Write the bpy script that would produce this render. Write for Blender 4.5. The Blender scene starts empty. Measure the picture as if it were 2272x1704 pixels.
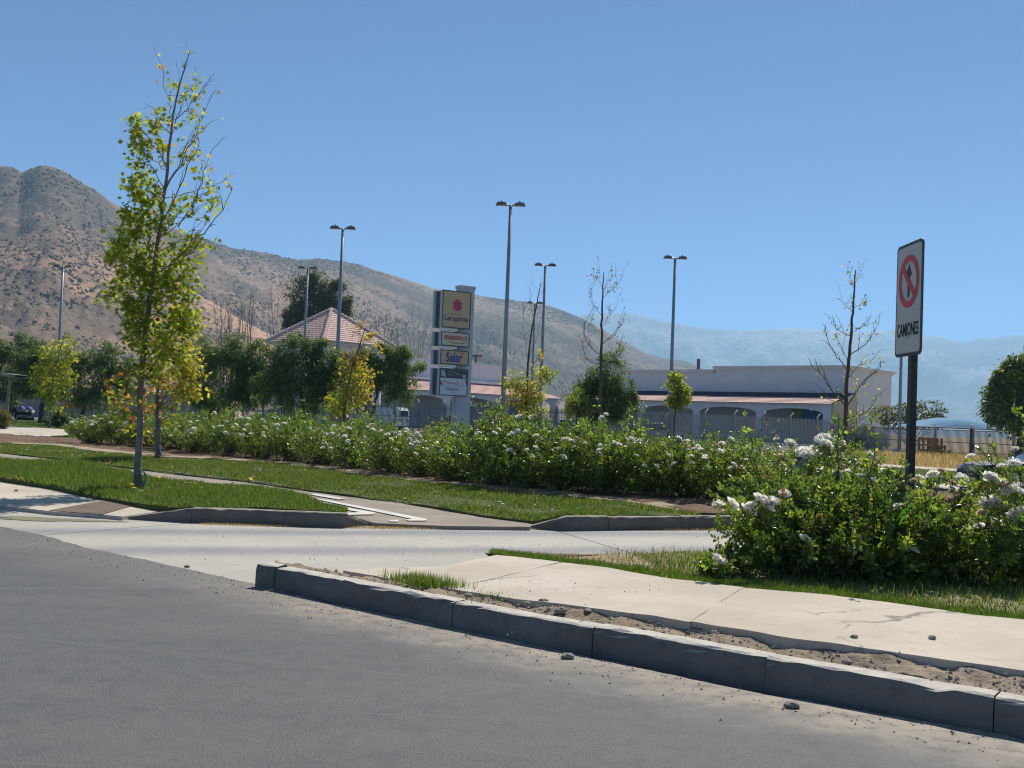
import bpy, math, random
import numpy as np
from mathutils import Vector, Matrix, noise as mnoise

random.seed(7); RNG = np.random.default_rng(7)
SC = bpy.context.scene
COL = SC.collection
R = math.radians

# ------------------------------------------------------------------ camera
CAM_H = 1.25; FPX = 2297.0; PITCH = math.atan(78 / FPX); ROLL = R(2.2)
cam_d = bpy.data.cameras.new("camera"); cam = bpy.data.objects.new("camera", cam_d); COL.objects.link(cam)
cam_d.sensor_fit = 'HORIZONTAL'; cam_d.sensor_width = 36.0; cam_d.lens = 36.0 * FPX / 2272
cam_d.clip_start = 0.05; cam_d.clip_end = 40000
c_r = Vector((1, 0, 0)); c_u = Vector((0, -math.sin(PITCH), math.cos(PITCH))); c_f = Vector((0, math.cos(PITCH), math.sin(PITCH)))
ax = c_r * math.cos(ROLL) + c_u * math.sin(ROLL); ay = -c_r * math.sin(ROLL) + c_u * math.cos(ROLL); az = -c_f
cam.matrix_world = Matrix(((ax.x, ay.x, az.x, 0), (ax.y, ay.y, az.y, 0), (ax.z, ay.z, az.z, CAM_H), (0, 0, 0, 1)))
SC.camera = cam

# ------------------------------------------------------------------ sky, sun, exposure
SUN_EL, SUN_AZ = 51.0, 25.0
w = bpy.data.worlds.new("World"); SC.world = w; w.use_nodes = True
nt = w.node_tree; bg = nt.nodes["Background"]
sky = nt.nodes.new("ShaderNodeTexSky"); sky.sky_type = 'NISHITA'; sky.sun_disc = False
sky.sun_elevation = R(SUN_EL); sky.sun_rotation = R(SUN_AZ); sky.altitude = 500; sky.air_density = 0.4; sky.dust_density = 0.0; sky.ozone_density = 6.0
nt.links.new(sky.outputs[0], bg.inputs[0]); bg.inputs[1].default_value = 0.09
sun_d = bpy.data.lights.new("sun", 'SUN'); sun_d.energy = 4.0; sun_d.angle = R(0.53); sun_d.color = (1.0, 0.955, 0.88)
sun = bpy.data.objects.new("sun", sun_d); COL.objects.link(sun)
sdir = Vector((math.sin(R(SUN_AZ)) * math.cos(R(SUN_EL)), math.cos(R(SUN_AZ)) * math.cos(R(SUN_EL)), math.sin(R(SUN_EL))))
sun.rotation_euler = sdir.to_track_quat('Z', 'Y').to_euler(); sun.location = (0, 0, 60)
SC.view_settings.view_transform = 'Standard'; SC.view_settings.look = 'None'
SC.view_settings.exposure = 0.66; SC.view_settings.gamma = 1.0; SC.view_settings.use_curve_mapping = False
SC.render.engine = 'CYCLES'
cy = SC.cycles
cy.max_bounces = 6; cy.diffuse_bounces = 3; cy.glossy_bounces = 2; cy.transmission_bounces = 4; cy.transparent_max_bounces = 8; cy.volume_bounces = 1
cy.use_denoising = True; cy.filter_width = 1.15
HAZE = 1.85e-4

# ------------------------------------------------------------------ pixel <-> place
CAMP = Vector((0, 0, CAM_H))
def ray(px, py):
    u = px - 1136.0; v = 852.0 - py
    a = u * math.cos(ROLL) - v * math.sin(ROLL); b = u * math.sin(ROLL) + v * math.cos(ROLL)
    return c_r * a + c_u * b + c_f * FPX
def at(px, py, Y):
    d = ray(px, py); return CAMP + d * (Y / d.y)
def g(px, py, z=0.0):
    d = ray(px, py); return CAMP + d * ((z - CAM_H) / d.z)
def gl(pts, z=0.0): return [g(x, y, z) for x, y in pts]
def on_plane(px, py, P, a):
    d = ray(px, py)
    # solve (t*d.x - P.x)*a.y - (t*d.y - P.y)*a.x = 0
    t = (P.x * a.y - P.y * a.x) / (d.x * a.y - d.y * a.x)
    return CAMP + d * t
def mpp(Y): return Y / FPX       # metres per photo pixel at distance Y

# ------------------------------------------------------------------ materials
MATS = {}
def _mat(name):
    m = bpy.data.materials.new(name); m.use_nodes = True
    return m, m.node_tree, m.node_tree.nodes["Principled BSDF"]
def N(t, typ, **kw):
    n = t.nodes.new(typ)
    for k, v in kw.items(): setattr(n, k, v)
    return n
def mathn(t, op, a, b=None, clamp=False):
    n = N(t, "ShaderNodeMath", operation=op); n.use_clamp = clamp
    for i, v in enumerate((a, b)):
        if v is None: continue
        if hasattr(v, "is_linked"): t.links.new(v, n.inputs[i])
        else: n.inputs[i].default_value = v
    return n.outputs[0]
def mixc(t, f, a, b, mode='MIX'):
    n = N(t, "ShaderNodeMix", data_type='RGBA', blend_type=mode)
    for i, v in ((0, f), (6, a), (7, b)):
        if hasattr(v, "is_linked"): t.links.new(v, n.inputs[i])
        elif i == 0: n.inputs[0].default_value = v
        else: n.inputs[i].default_value = (*v, 1)
    return n.outputs[2]
def ramp(t, f, stops):
    n = N(t, "ShaderNodeMapRange"); n.inputs[1].default_value = stops[0]; n.inputs[2].default_value = stops[1]
    n.interpolation_type = 'SMOOTHSTEP'
    t.links.new(f, n.inputs[0]); return n.outputs[0]
def noisen(t, vec, scale, detail=4, rough=0.55):
    n = N(t, "ShaderNodeTexNoise"); n.inputs["Scale"].default_value = scale; n.inputs["Detail"].default_value = detail; n.inputs["Roughness"].default_value = rough
    t.links.new(vec, n.inputs["Vector"]); return n.outputs[0]
def pos(t, world=False):
    if world: return N(t, "ShaderNodeNewGeometry").outputs["Position"]
    return N(t, "ShaderNodeTexCoord").outputs["Object"]
def bumpn(t, b, h, strength, dist):
    n = N(t, "ShaderNodeBump"); n.inputs["Strength"].default_value = strength; n.inputs["Distance"].default_value = dist
    t.links.new(h, n.inputs["Height"]); t.links.new(n.outputs[0], b.inputs["Normal"])
def plain(name, col, rough=0.7, var=0.12, vs=3.0, bump=0.0, bs=40.0, metal=0.0, spec=0.4, dirt=None):
    if name in MATS: return MATS[name]
    m, t, b = _mat(name); v = pos(t)
    n1 = noisen(t, v, vs, 5)
    f = ramp(t, n1, (0.3, 0.7))
    c = mixc(t, f, tuple(x * (1 - var) for x in col), tuple(min(1, x * (1 + var)) for x in col))
    if dirt:
        n2 = ramp(t, noisen(t, v, vs * 3.1, 6, 0.65), (0.52, 0.75)); c = mixc(t, mathn(t, 'MULTIPLY', n2, 0.6), c, dirt)
    t.links.new(c, b.inputs["Base Color"]); b.inputs["Roughness"].default_value = rough; b.inputs["Metallic"].default_value = metal
    b.inputs["Specular IOR Level"].default_value = spec
    if bump: bumpn(t, b, noisen(t, v, bs, 4), 0.6, bump)
    MATS[name] = m; return m
def leafmat(name, trans=0.35, rough=0.45, spec=0.35, tint=(1.9, 1.75, 0.9)):
    m, t, b = _mat(name)
    a = N(t, "ShaderNodeAttribute", attribute_name="tint")
    t.links.new(a.outputs["Color"], b.inputs["Base Color"]); b.inputs["Roughness"].default_value = rough; b.inputs["Specular IOR Level"].default_value = spec
    tr = N(t, "ShaderNodeBsdfTranslucent")
    c = mixc(t, 1.0, a.outputs["Color"], tint, 'MULTIPLY'); t.links.new(c, tr.inputs["Color"])
    mx = N(t, "ShaderNodeMixShader"); mx.inputs[0].default_value = trans
    t.links.new(b.outputs[0], mx.inputs[1]); t.links.new(tr.outputs[0], mx.inputs[2])
    t.links.new(mx.outputs[0], t.nodes["Material Output"].inputs[0])
    return m
M_LEAF = leafmat("leaf", 0.6, 0.5, 0.25); M_ROSELEAF = leafmat("rose_leaf", 0.40, 0.3, 0.6); M_GRASS = leafmat("grass_blade", 0.35, 0.6, 0.15)
M_DARKLEAF = leafmat("dark_leaf", 0.34, 0.5, 0.3)
M_SCRUB = leafmat("hill_scrub_leaf", 0.0, 1.0, 0.0)
M_PETAL = leafmat("petal", 0.5, 0.8, 0.05, (1.0, 0.98, 0.93))

# road frame: along the kerb and across it
K0 = g(597, 1302); K1 = g(2183, 1620)
K_A = (K1 - K0).normalized(); K_N = Vector((-K_A.y, K_A.x, 0))     # K_N points away from the road
if K_N.y < 0: K_N = -K_N

def m_asphalt():
    m, t, b = _mat("asphalt"); v = pos(t, True)
    d = N(t, "ShaderNodeVectorMath", operation='DOT_PRODUCT'); t.links.new(v, d.inputs[0]); d.inputs[1].default_value = K_N
    dist = mathn(t, 'SUBTRACT', float(K0.dot(K_N)), d.outputs["Value"])          # metres from the road edge
    fine = noisen(t, v, 95, 3, 0.7); mp0 = N(t, "ShaderNodeMapping"); mp0.inputs["Rotation"].default_value = (0, 0, -math.atan2(K_A.y, K_A.x)); mp0.inputs["Scale"].default_value = (.35, 1.3, 1); t.links.new(v, mp0.inputs["Vector"])
    mid = noisen(t, v, 9, 5, 0.6); big = noisen(t, mp0.outputs[0], 0.8, 5, .6)
    sp = N(t, "ShaderNodeTexVoronoi"); sp.inputs["Scale"].default_value = 130; t.links.new(v, sp.inputs["Vector"])
    c = mixc(t, ramp(t, fine, (0.32, 0.68)), (0.068, 0.069, 0.068), (0.128, 0.127, 0.121))
    c = mixc(t, mathn(t, 'MULTIPLY', ramp(t, mid, (0.42, 0.7)), 0.45), c, (0.058, 0.059, 0.06))
    c = mixc(t, mathn(t, 'MULTIPLY', ramp(t, big, (0.4, 0.7)), 0.55), c, (0.14, 0.136, 0.127))
    spk = ramp(t, sp.outputs["Distance"], (0.13, 0.06)); c = mixc(t, mathn(t, 'MULTIPLY', spk, 0.55), c, (0.33, 0.32, 0.3))
    oil = ramp(t, noisen(t, v, 1.1, 3, .5), (.66, .76)); c = mixc(t, mathn(t, 'MULTIPLY', oil, .3), c, (.05, .05, .052))
    for ang, sc_, off in ((12, .55, 3.0), (31, .4, 8.0)):
        mp = N(t, "ShaderNodeMapping"); mp.inputs["Rotation"].default_value = (0, 0, R(ang)); mp.inputs["Location"].default_value = (off, off, 0); mp.inputs["Scale"].default_value = (.06, sc_, 1); t.links.new(v, mp.inputs["Vector"])
        vs = N(t, "ShaderNodeTexVoronoi", feature='DISTANCE_TO_EDGE'); vs.inputs["Scale"].default_value = 1.0; t.links.new(mp.outputs[0], vs.inputs["Vector"])
        c = mixc(t, mathn(t, 'MULTIPLY', mathn(t, 'MULTIPLY', ramp(t, vs.outputs["Distance"], (0.006, 0.001)), ramp(t, mid, (.4, .6))), .22), c, (.2, .19, .17))
    wob = mathn(t, 'ADD', dist, mathn(t, 'MULTIPLY', mathn(t, 'SUBTRACT', noisen(t, v, 2.2, 5, 0.65), 0.5), 0.9))
    da_ = N(t, "ShaderNodeVectorMath", operation='DOT_PRODUCT'); t.links.new(v, da_.inputs[0]); da_.inputs[1].default_value = K_A; along = ramp(t, da_.outputs["Value"], (float(g(400, 1260).dot(K_A)), float(g(900, 1372).dot(K_A))))
    edge = mathn(t, 'MULTIPLY', ramp(t, wob, (0.82, 0.05)), mathn(t, 'ADD', mathn(t, 'MULTIPLY', along, .8), .2)); grit = ramp(t, noisen(t, v, 9, 6, 0.72), (0.26, 0.58))
    c = mixc(t, mathn(t, 'MULTIPLY', mathn(t, 'MULTIPLY', edge, grit), 0.9), c, (0.35, 0.295, 0.23))
    t.links.new(c, b.inputs["Base Color"]); b.inputs["Roughness"].default_value = 0.75; b.inputs["Specular IOR Level"].default_value = 0.3
    bumpn(t, b, mathn(t, 'ADD', mathn(t, 'MULTIPLY', sp.outputs["Distance"], 0.6), fine), 0.55, 0.006)
    return m
def m_concrete_drive():
    m, t, b = _mat("drive_concrete"); v = pos(t, True)
    big = noisen(t, v, 0.9, 5); fine = noisen(t, v, 60, 4, 0.7); mid = noisen(t, v, 6, 5, 0.6)
    c = mixc(t, ramp(t, big, (0.35, 0.65)), (0.37, 0.345, 0.295), (0.425, 0.395, 0.34))
    # tyre-worn bands along the lane
    a0 = g(100, 1179); a1 = g(1500, 1184); da = (a1 - a0).normalized(); dn = Vector((-da.y, da.x, 0))
    d = N(t, "ShaderNodeVectorMath", operation='DOT_PRODUCT'); t.links.new(v, d.inputs[0]); d.inputs[1].default_value = dn
    x = mathn(t, 'ADD', mathn(t, 'SUBTRACT', d.outputs["Value"], float(a0.dot(dn))), mathn(t, 'MULTIPLY', mathn(t, 'SUBTRACT', big, 0.5), 0.35))
    for off, wd, am in ((0.1, 0.36, 0.9), (-1.35, 0.34, 0.85), (1.2, .2, .4)):
        k = ramp(t, mathn(t, 'ABSOLUTE', mathn(t, 'SUBTRACT', x, off)), (wd * 1.4, 0.0))
        c = mixc(t, mathn(t, 'MULTIPLY', k, am), c, (0.20, 0.203, 0.21))
    c = mixc(t, mathn(t, 'MULTIPLY', ramp(t, mid, (0.45, 0.75)), 0.35), c, (0.30, 0.275, 0.235))
    c = mixc(t, mathn(t, 'MULTIPLY', ramp(t, fine, (0.5, 0.8)), 0.3), c, (0.27, 0.25, 0.22))
    # broomed finish across the lane
    mp = N(t, "ShaderNodeMapping"); mp.inputs["Rotation"].default_value = (0, 0, -math.atan2(da.y, da.x)); mp.inputs["Scale"].default_value = (55, 1.5, 1)
    t.links.new(v, mp.inputs["Vector"]); br = noisen(t, mp.outputs[0], 1.0, 3, 0.6)
    c = mixc(t, mathn(t, 'MULTIPLY', ramp(t, br, (0.5, 0.72)), 0.25), c, (0.55, 0.5, 0.42))
    t.links.new(c, b.inputs["Base Color"]); b.inputs["Roughness"].default_value = 0.8; b.inputs["Specular IOR Level"].default_value = 0.25
    bumpn(t, b, mathn(t, 'ADD', br, fine), 0.35, 0.005)
    return m
def m_sidewalk():
    m, t, b = _mat("sidewalk_concrete"); v = pos(t, True)
    big = noisen(t, v, 1.1, 5); mid = noisen(t, v, 7, 6, 0.65); fine = noisen(t, v, 90, 3, 0.7)
    c = mixc(t, ramp(t, big, (0.35, 0.65)), (0.455, 0.395, 0.315), (0.53, 0.465, 0.38))
    c = mixc(t, mathn(t, 'MULTIPLY', ramp(t, mid, (0.5, 0.72)), 0.45), c, (0.37, 0.315, 0.24))
    c = mixc(t, mathn(t, 'MULTIPLY', ramp(t, fine, (0.56, 0.75)), 0.35), c, (0.26, 0.22, 0.17))
    mp = N(t, "ShaderNodeMapping"); mp.inputs["Rotation"].default_value = (0, 0, R(38)); mp.inputs["Scale"].default_value = (1.2, 9, 1)
    t.links.new(v, mp.inputs["Vector"]); st = noisen(t, mp.outputs[0], 1.4, 5, 0.65)
    c = mixc(t, mathn(t, 'MULTIPLY', ramp(t, st, (0.58, 0.72)), 0.3), c, (0.36, 0.31, 0.25))
    wv = N(t, "ShaderNodeVectorMath", operation='MULTIPLY_ADD'); nz = N(t, "ShaderNodeTexNoise"); nz.inputs["Scale"].default_value = 2.5; nz.inputs["Detail"].default_value = 6; t.links.new(v, nz.inputs["Vector"])
    t.links.new(nz.outputs["Color"], wv.inputs[0]); wv.inputs[1].default_value = (.5, .5, 0); t.links.new(v, wv.inputs[2])
    vo = N(t, "ShaderNodeTexVoronoi", feature='DISTANCE_TO_EDGE'); vo.inputs["Scale"].default_value = 0.42; t.links.new(wv.outputs[0], vo.inputs["Vector"])
    crk = mathn(t, 'MULTIPLY', ramp(t, vo.outputs["Distance"], (0.0055, 0.001)), ramp(t, noisen(t, v, 1.3, 3), (0.47, 0.6)))
    c = mixc(t, mathn(t, 'MULTIPLY', crk, 0.75), c, (0.16, 0.135, 0.105))
    t.links.new(c, b.inputs["Base Color"]); b.inputs["Roughness"].default_value = 0.9; b.inputs["Specular IOR Level"].default_value = 0.12
    bumpn(t, b, mathn(t, 'ADD', mid, mathn(t, 'MULTIPLY', fine, 0.5)), 0.5, 0.008)
    return m
def m_dirt(name, c0, c1, c2, bump=0.03):
    m, t, b = _mat(name); v = pos(t, True)
    big = noisen(t, v, 1.6, 5); mid = noisen(t, v, 12, 6, 0.7); fine = noisen(t, v, 70, 4, 0.7)
    c = mixc(t, ramp(t, big, (0.35, 0.65)), c0, c1); c = mixc(t, mathn(t, 'MULTIPLY', ramp(t, mid, (0.45, 0.7)), 0.7), c, c2)
    c = mixc(t, mathn(t, 'MULTIPLY', ramp(t, fine, (0.55, 0.7)), 0.5), c, tuple(x * 1.5 for x in c1))
    t.links.new(c, b.inputs["Base Color"]); b.inputs["Roughness"].default_value = 0.95; b.inputs["Specular IOR Level"].default_value = 0.1
    bumpn(t, b, mathn(t, 'ADD', mid, mathn(t, 'MULTIPLY', fine, 0.4)), 0.8, bump)
    return m
def m_hill(name, tan, scrub, sc, amount):
    m, t, b = _mat(name); v = pos(t, True)
    n1 = noisen(t, v, 0.0028 * sc, 6, 0.6); n2 = noisen(t, v, 0.013 * sc, 7, 0.72); n3 = noisen(t, v, 0.06 * sc, 5, 0.75)
    k = mathn(t, 'ADD', mathn(t, 'ADD', mathn(t, 'MULTIPLY', n1, 1.5), mathn(t, 'MULTIPLY', n2, 0.9)), mathn(t, 'MULTIPLY', n3, 0.9))
    k = ramp(t, k, (amount - 0.12, amount + 0.12))
    vo = N(t, "ShaderNodeTexVoronoi"); vo.inputs["Scale"].default_value = 0.085 * sc; t.links.new(v, vo.inputs["Vector"])
    dots = mathn(t, 'MULTIPLY', ramp(t, vo.outputs["Distance"], (0.42, 0.18)), ramp(t, n2, (0.34, 0.5)))
    c = mixc(t, ramp(t, n3, (0.35, 0.65)), tuple(x * 0.85 for x in tan), tuple(min(1, x * 1.15) for x in tan))
    c = mixc(t, k, c, scrub); c = mixc(t, mathn(t, 'MULTIPLY', dots, 0.85), c, tuple(x * 0.75 for x in scrub))
    t.links.new(c, b.inputs["Base Color"]); b.inputs["Roughness"].default_value = 1.0; b.inputs["Specular IOR Level"].default_value = 0.0
    bumpn(t, b, mathn(t, 'ADD', n2, n3), 0.7, 6.0 / sc)
    return m
M_ASPH = m_asphalt(); M_DRIVE = m_concrete_drive(); M_SIDE = m_sidewalk()
M_DIRT = m_dirt("dirt", (0.25, 0.195, 0.14), (0.335, 0.27, 0.195), (0.175, 0.135, 0.095))
M_SOIL = m_dirt("garden_soil", (0.15, 0.098, 0.064), (0.21, 0.145, 0.095), (0.10, 0.062, 0.04), 0.05)
M_PALEDIRT = m_dirt("pale_dirt", (0.34, 0.27, 0.19), (0.40, 0.325, 0.235), (0.26, 0.2, 0.14))
M_BROWNPATCH = m_dirt("brown_patch", (0.15, 0.118, 0.09), (0.18, 0.142, 0.108), (0.12, 0.092, 0.07), 0.01)
M_TURF = m_dirt("turf_soil", (0.075, 0.095, 0.03), (0.10, 0.12, 0.04), (0.09, 0.075, 0.035))
M_DRYGROUND = m_dirt("dry_ground", (0.33, 0.245, 0.15), (0.40, 0.31, 0.19), (0.22, 0.18, 0.10))
M_PATH = m_dirt("path_asphalt", (0.27, 0.235, 0.19), (0.33, 0.285, 0.23), (0.22, 0.19, 0.155), 0.008)
M_LOT = m_dirt("lot_asphalt", (0.13, 0.125, 0.12), (0.16, 0.155, 0.145), (0.10, 0.098, 0.095), 0.01)
def m_kerb(name, face, top, shade_grime):
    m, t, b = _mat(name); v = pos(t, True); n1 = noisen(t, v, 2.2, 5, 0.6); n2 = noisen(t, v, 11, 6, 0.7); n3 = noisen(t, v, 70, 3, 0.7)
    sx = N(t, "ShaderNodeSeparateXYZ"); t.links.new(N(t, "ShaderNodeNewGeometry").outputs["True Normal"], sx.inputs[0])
    f = mixc(t, ramp(t, n1, (0.3, 0.7)), tuple(x * .85 for x in face), tuple(x * 1.12 for x in face)); f = mixc(t, mathn(t, 'MULTIPLY', ramp(t, n2, (0.5, 0.72)), 0.6), f, shade_grime)
    u = mixc(t, ramp(t, n2, (0.35, 0.7)), top, tuple(x * .72 for x in top))          # dusty top painted lighter for sun, face darker for shade, by normal
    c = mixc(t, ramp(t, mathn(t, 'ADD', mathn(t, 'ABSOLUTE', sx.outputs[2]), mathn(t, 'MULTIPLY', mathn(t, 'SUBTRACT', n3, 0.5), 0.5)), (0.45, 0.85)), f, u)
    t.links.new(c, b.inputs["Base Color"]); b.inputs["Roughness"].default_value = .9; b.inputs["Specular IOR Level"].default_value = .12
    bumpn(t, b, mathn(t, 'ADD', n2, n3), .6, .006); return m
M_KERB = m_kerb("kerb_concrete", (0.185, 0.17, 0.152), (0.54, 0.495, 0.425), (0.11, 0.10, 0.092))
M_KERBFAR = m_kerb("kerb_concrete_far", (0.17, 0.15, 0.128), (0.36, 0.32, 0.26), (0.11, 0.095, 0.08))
M_STONE = plain("stone", (0.27, 0.24, 0.205), 0.9, 0.3, 20, 0.004, 90, spec=0.2)
M_GRAVEL = plain("gravel_stone", (0.34, 0.30, 0.25), 0.9, 0.35, 25, spec=0.1)
M_BARK = plain("bark", (0.19, 0.172, 0.158), 0.9, 0.25, 9, 0.01, 30, spec=0.1)
M_BARKDARK = plain("dark_bark", (0.085, 0.07, 0.055), 0.9, 0.25, 9, 0.01, 30, spec=0.1)
M_CANE = plain("rose_cane", (0.09, 0.085, 0.04), 0.7, 0.3, 9)
M_TWIGGREY = plain("bare_twig", (0.24, 0.19, 0.165), 0.9, 0.2, 4)
M_POLE = plain("galvanised_steel", (0.25, 0.28, 0.31), 0.45, 0.1, 1.0, metal=0.35)
M_LAMP = plain("lamp_housing", (0.13, 0.125, 0.10), 0.5, 0.1, 3)
M_GLASSLAMP = plain("lamp_lens", (0.45, 0.45, 0.42), 0.25, 0.05, 3)
M_PLASTER = plain("white_plaster", (0.64, 0.66, 0.67), 0.9, 0.04, 0.5, dirt=(0.585, 0.58, 0.58))
M_PLASTERCREAM = plain("cream_plaster", (0.50, 0.43, 0.34), 0.9, 0.06, 0.4)
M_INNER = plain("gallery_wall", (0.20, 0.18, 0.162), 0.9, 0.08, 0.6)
M_SHOPGLASS = plain("shop_glass", (0.035, 0.04, 0.045), 0.15, 0.2, 0.5)
M_TILE = plain("roof_tile", (0.64, 0.43, 0.36), 0.8, 0.13, 4.0, spec=0.2, dirt=(0.52, 0.33, 0.27))
M_TILEPAV = plain("pavilion_tile", (0.54, 0.36, 0.30), 0.8, 0.13, 4.0, spec=0.2, dirt=(0.44, 0.28, 0.23))
M_RIDGE = plain("ridge_tile", (0.66, 0.52, 0.46), 0.8, 0.12, 6)
M_FENCE = plain("grey_fence_steel", (0.34, 0.325, 0.30), 0.6, 0.1, 1.0)
M_CAP = plain("white_cap", (0.75, 0.75, 0.72), 0.6, 0.05, 1.0)
M_DARKSTEEL = plain("dark_sign_frame", (0.05, 0.048, 0.045), 0.5, 0.1, 2)
M_POSTBLACK = plain("sign_post_paint", (0.028, 0.028, 0.03), 0.45, 0.2, 6)
M_SIGNWHITE = plain("sign_white", (0.47, 0.47, 0.45), 0.5, 0.04, 3)
M_RED = plain("sign_red", (0.60, 0.055, 0.055), 0.5, 0.05, 3)
M_BLACK = plain("sign_black", (0.03, 0.03, 0.032), 0.5, 0.05, 3)
M_TYRE = plain("tyre_rubber", (0.018, 0.018, 0.018), 0.8, 0.2, 6)
M_RIM = plain("wheel_rim", (0.45, 0.46, 0.47), 0.35, 0.05, 3, metal=0.7)
M_CARGLASS = plain("car_glass", (0.02, 0.024, 0.027), 0.08, 0.1, 1, spec=0.6)
M_WOOD = plain("brown_wood", (0.30, 0.165, 0.085), 0.75, 0.25, 8)
M_TARP = plain("blue_tarp", (0.17, 0.30, 0.42), 0.95, 0.1, 0.6, spec=.05)
M_PAINT = plain("road_paint", (0.55, 0.53, 0.47), 0.7, 0.1, 9, dirt=(0.45, 0.40, 0.32))
M_GREENPLASTIC = plain("green_plastic", (0.03, 0.26, 0.17), 0.4, 0.1, 9)
M_WALLGREY = plain("grey_block_wall", (0.30, 0.275, 0.25), 0.9, 0.12, 0.6)
M_ORANGE = plain("orange_paint", (0.52, 0.12, 0.035), 0.6, 0.15, 1)
M_TIMBER = plain("weathered_timber", (0.30, 0.255, 0.20), 0.8, 0.2, 3)

# ------------------------------------------------------------------ geometry collector
class G:
    def __init__(s): s.V = []; s.F = []; s.n = 0; s.C = []
    def add(s, V, F, col=None):
        V = np.asarray(V, dtype=np.float64).reshape(-1, 3)
        for f in (F if isinstance(F, list) and len(F) and isinstance(F[0], np.ndarray) else [np.asarray(F)]):
            f = np.asarray(f, dtype=np.int64); s.F.append(f.reshape(-1, f.shape[-1]) + s.n)
        if col is not None:
            c = np.asarray(col, dtype=np.float64)
            if c.ndim == 1: c = np.tile(c, (len(V), 1))
            s.C.append(c)
        s.V.append(V); s.n += len(V); return s
    def box(s, lo, hi, M=None):
        x0, y0, z0 = lo; x1, y1, z1 = hi
        V = np.array([[x0, y0, z0], [x1, y0, z0], [x1, y1, z0], [x0, y1, z0], [x0, y0, z1], [x1, y0, z1], [x1, y1, z1], [x0, y1, z1]], float)
        if M is not None: V = M(V)
        return s.add(V, [[0, 3, 2, 1], [4, 5, 6, 7], [0, 1, 5, 4], [1, 2, 6, 5], [2, 3, 7, 6], [3, 0, 4, 7]])
    def bar(s, p, q, wx, wz=None):
        p = np.array(p, float); q = np.array(q, float); d = q - p; L = np.linalg.norm(d); d /= L
        up = np.array([0, 0, 1.0]) if abs(d[2]) < 0.95 else np.array([1.0, 0, 0])
        a = np.cross(up, d); a /= np.linalg.norm(a); b = np.cross(d, a); wz = wz or wx
        return s.box((0, -wx / 2, -wz / 2), (L, wx / 2, wz / 2), lambda V: p + V[:, :1] * d + V[:, 1:2] * a + V[:, 2:] * b)
    def tube(s, P, r, n=6, cap=True, col=None):
        P = np.asarray([tuple(p) for p in P], float); k = len(P)
        r = np.full(k, r, float) if np.isscalar(r) else np.asarray(r, float)
        T = np.gradient(P, axis=0); T /= np.linalg.norm(T, axis=1)[:, None] + 1e-12
        ref = np.array([0.31, 0.94, 0.1]); A = np.cross(T, ref); A /= np.linalg.norm(A, axis=1)[:, None] + 1e-12; B = np.cross(T, A)
        th = np.arange(n) * 2 * np.pi / n
        V = P[:, None] + r[:, None, None] * (np.cos(th)[None, :, None] * A[:, None] + np.sin(th)[None, :, None] * B[:, None])
        i = np.arange(k - 1)[:, None] * n; j = np.arange(n)[None]; jn = (j + 1) % n
        F = np.stack([i + j, i + jn, i + n + jn, i + n + j], -1).reshape(-1, 4)
        s.add(V.reshape(-1, 3), F, col)
        if cap and n >= 3:
            s.F.append((np.arange(n)[::-1] + s.n - k * n)[None]); s.F.append((np.arange(n) + s.n - n)[None])
        return s
    def grid(s, P, closed=False):            # P: (a,b,3) array of points
        a, b = P.shape[:2]; i = np.arange(a - 1)[:, None] * b; j = np.arange(b - 1)[None]
        return s.add(P.reshape(-1, 3), np.stack([i + j, i + j + 1, i + b + j + 1, i + b + j], -1).reshape(-1, 4))
    def prism(s, poly, d):                   # poly: list of 3-D points, extruded by vector d
        P = np.asarray([tuple(p) for p in poly], float); n = len(P); d = np.asarray(tuple(d), float)
        s.add(np.vstack([P, P + d]), [np.array([[i, (i + 1) % n, (i + 1) % n + n, i + n] for i in range(n)])])
        s.F.append((np.arange(n)[::-1] + s.n - 2 * n)[None]); s.F.append((np.arange(n) + s.n - n)[None]); return s
    def mesh(s, name, off=(0, 0, 0), smooth=False):
        V = np.vstack(s.V) - np.asarray(tuple(off)); me = bpy.data.meshes.new(name)
        tot = np.concatenate([np.full(len(f), f.shape[1]) for f in s.F]); loops = np.concatenate([f.ravel() for f in s.F])
        me.vertices.add(len(V)); me.vertices.foreach_set("co", V.ravel().astype(np.float32))
        me.loops.add(len(loops)); me.loops.foreach_set("vertex_index", loops.astype(np.int32))
        me.polygons.add(len(tot)); me.polygons.foreach_set("loop_start", (np.cumsum(tot) - tot).astype(np.int32)); me.polygons.foreach_set("loop_total", tot.astype(np.int32))
        me.update(calc_edges=True)
        me.polygons.foreach_set("use_smooth", np.full(len(tot), smooth))
        if s.C and sum(len(c) for c in s.C) == len(V):
            ca = me.color_attributes.new("tint", 'FLOAT_COLOR', 'POINT'); C = np.ones((len(V), 4)); C[:, :3] = np.clip(np.vstack(s.C), 0, 1)
            ca.data.foreach_set("color", C.ravel().astype(np.float32))
        return me
    def build(s, name, mat, parent=None, local=False, smooth=False, **props):
        off = Vector((0, 0, 0))
        if parent is not None and not local:
            p = parent
            while p is not None: off = off + p.location; p = p.parent
        me = s.mesh(name, off, smooth); me.materials.append(mat)
        o = bpy.data.objects.new(name, me); COL.objects.link(o)
        if parent is not None: o.parent = parent
        for k, v in props.items(): o[k] = v
        return o
def tag(o, label=None, cat=None, group=None, kind=None):
    for k, v in (("label", label), ("category", cat), ("group", group), ("kind", kind)):
        if v: o[k] = v
    return o
def thing(name, loc, label, cat, group=None, rz=0.0):
    o = bpy.data.objects.new(name, None); COL.objects.link(o); o.location = tuple(loc); o.rotation_euler = (0, 0, rz); o.empty_display_size = 0.2
    return tag(o, label, cat, group)
def setting(name):
    o = bpy.data.objects.new(name, None); COL.objects.link(o); o["kind"] = "structure"; o.empty_display_size = 0.2; return o
def kids(o): return list(o.children)
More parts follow.
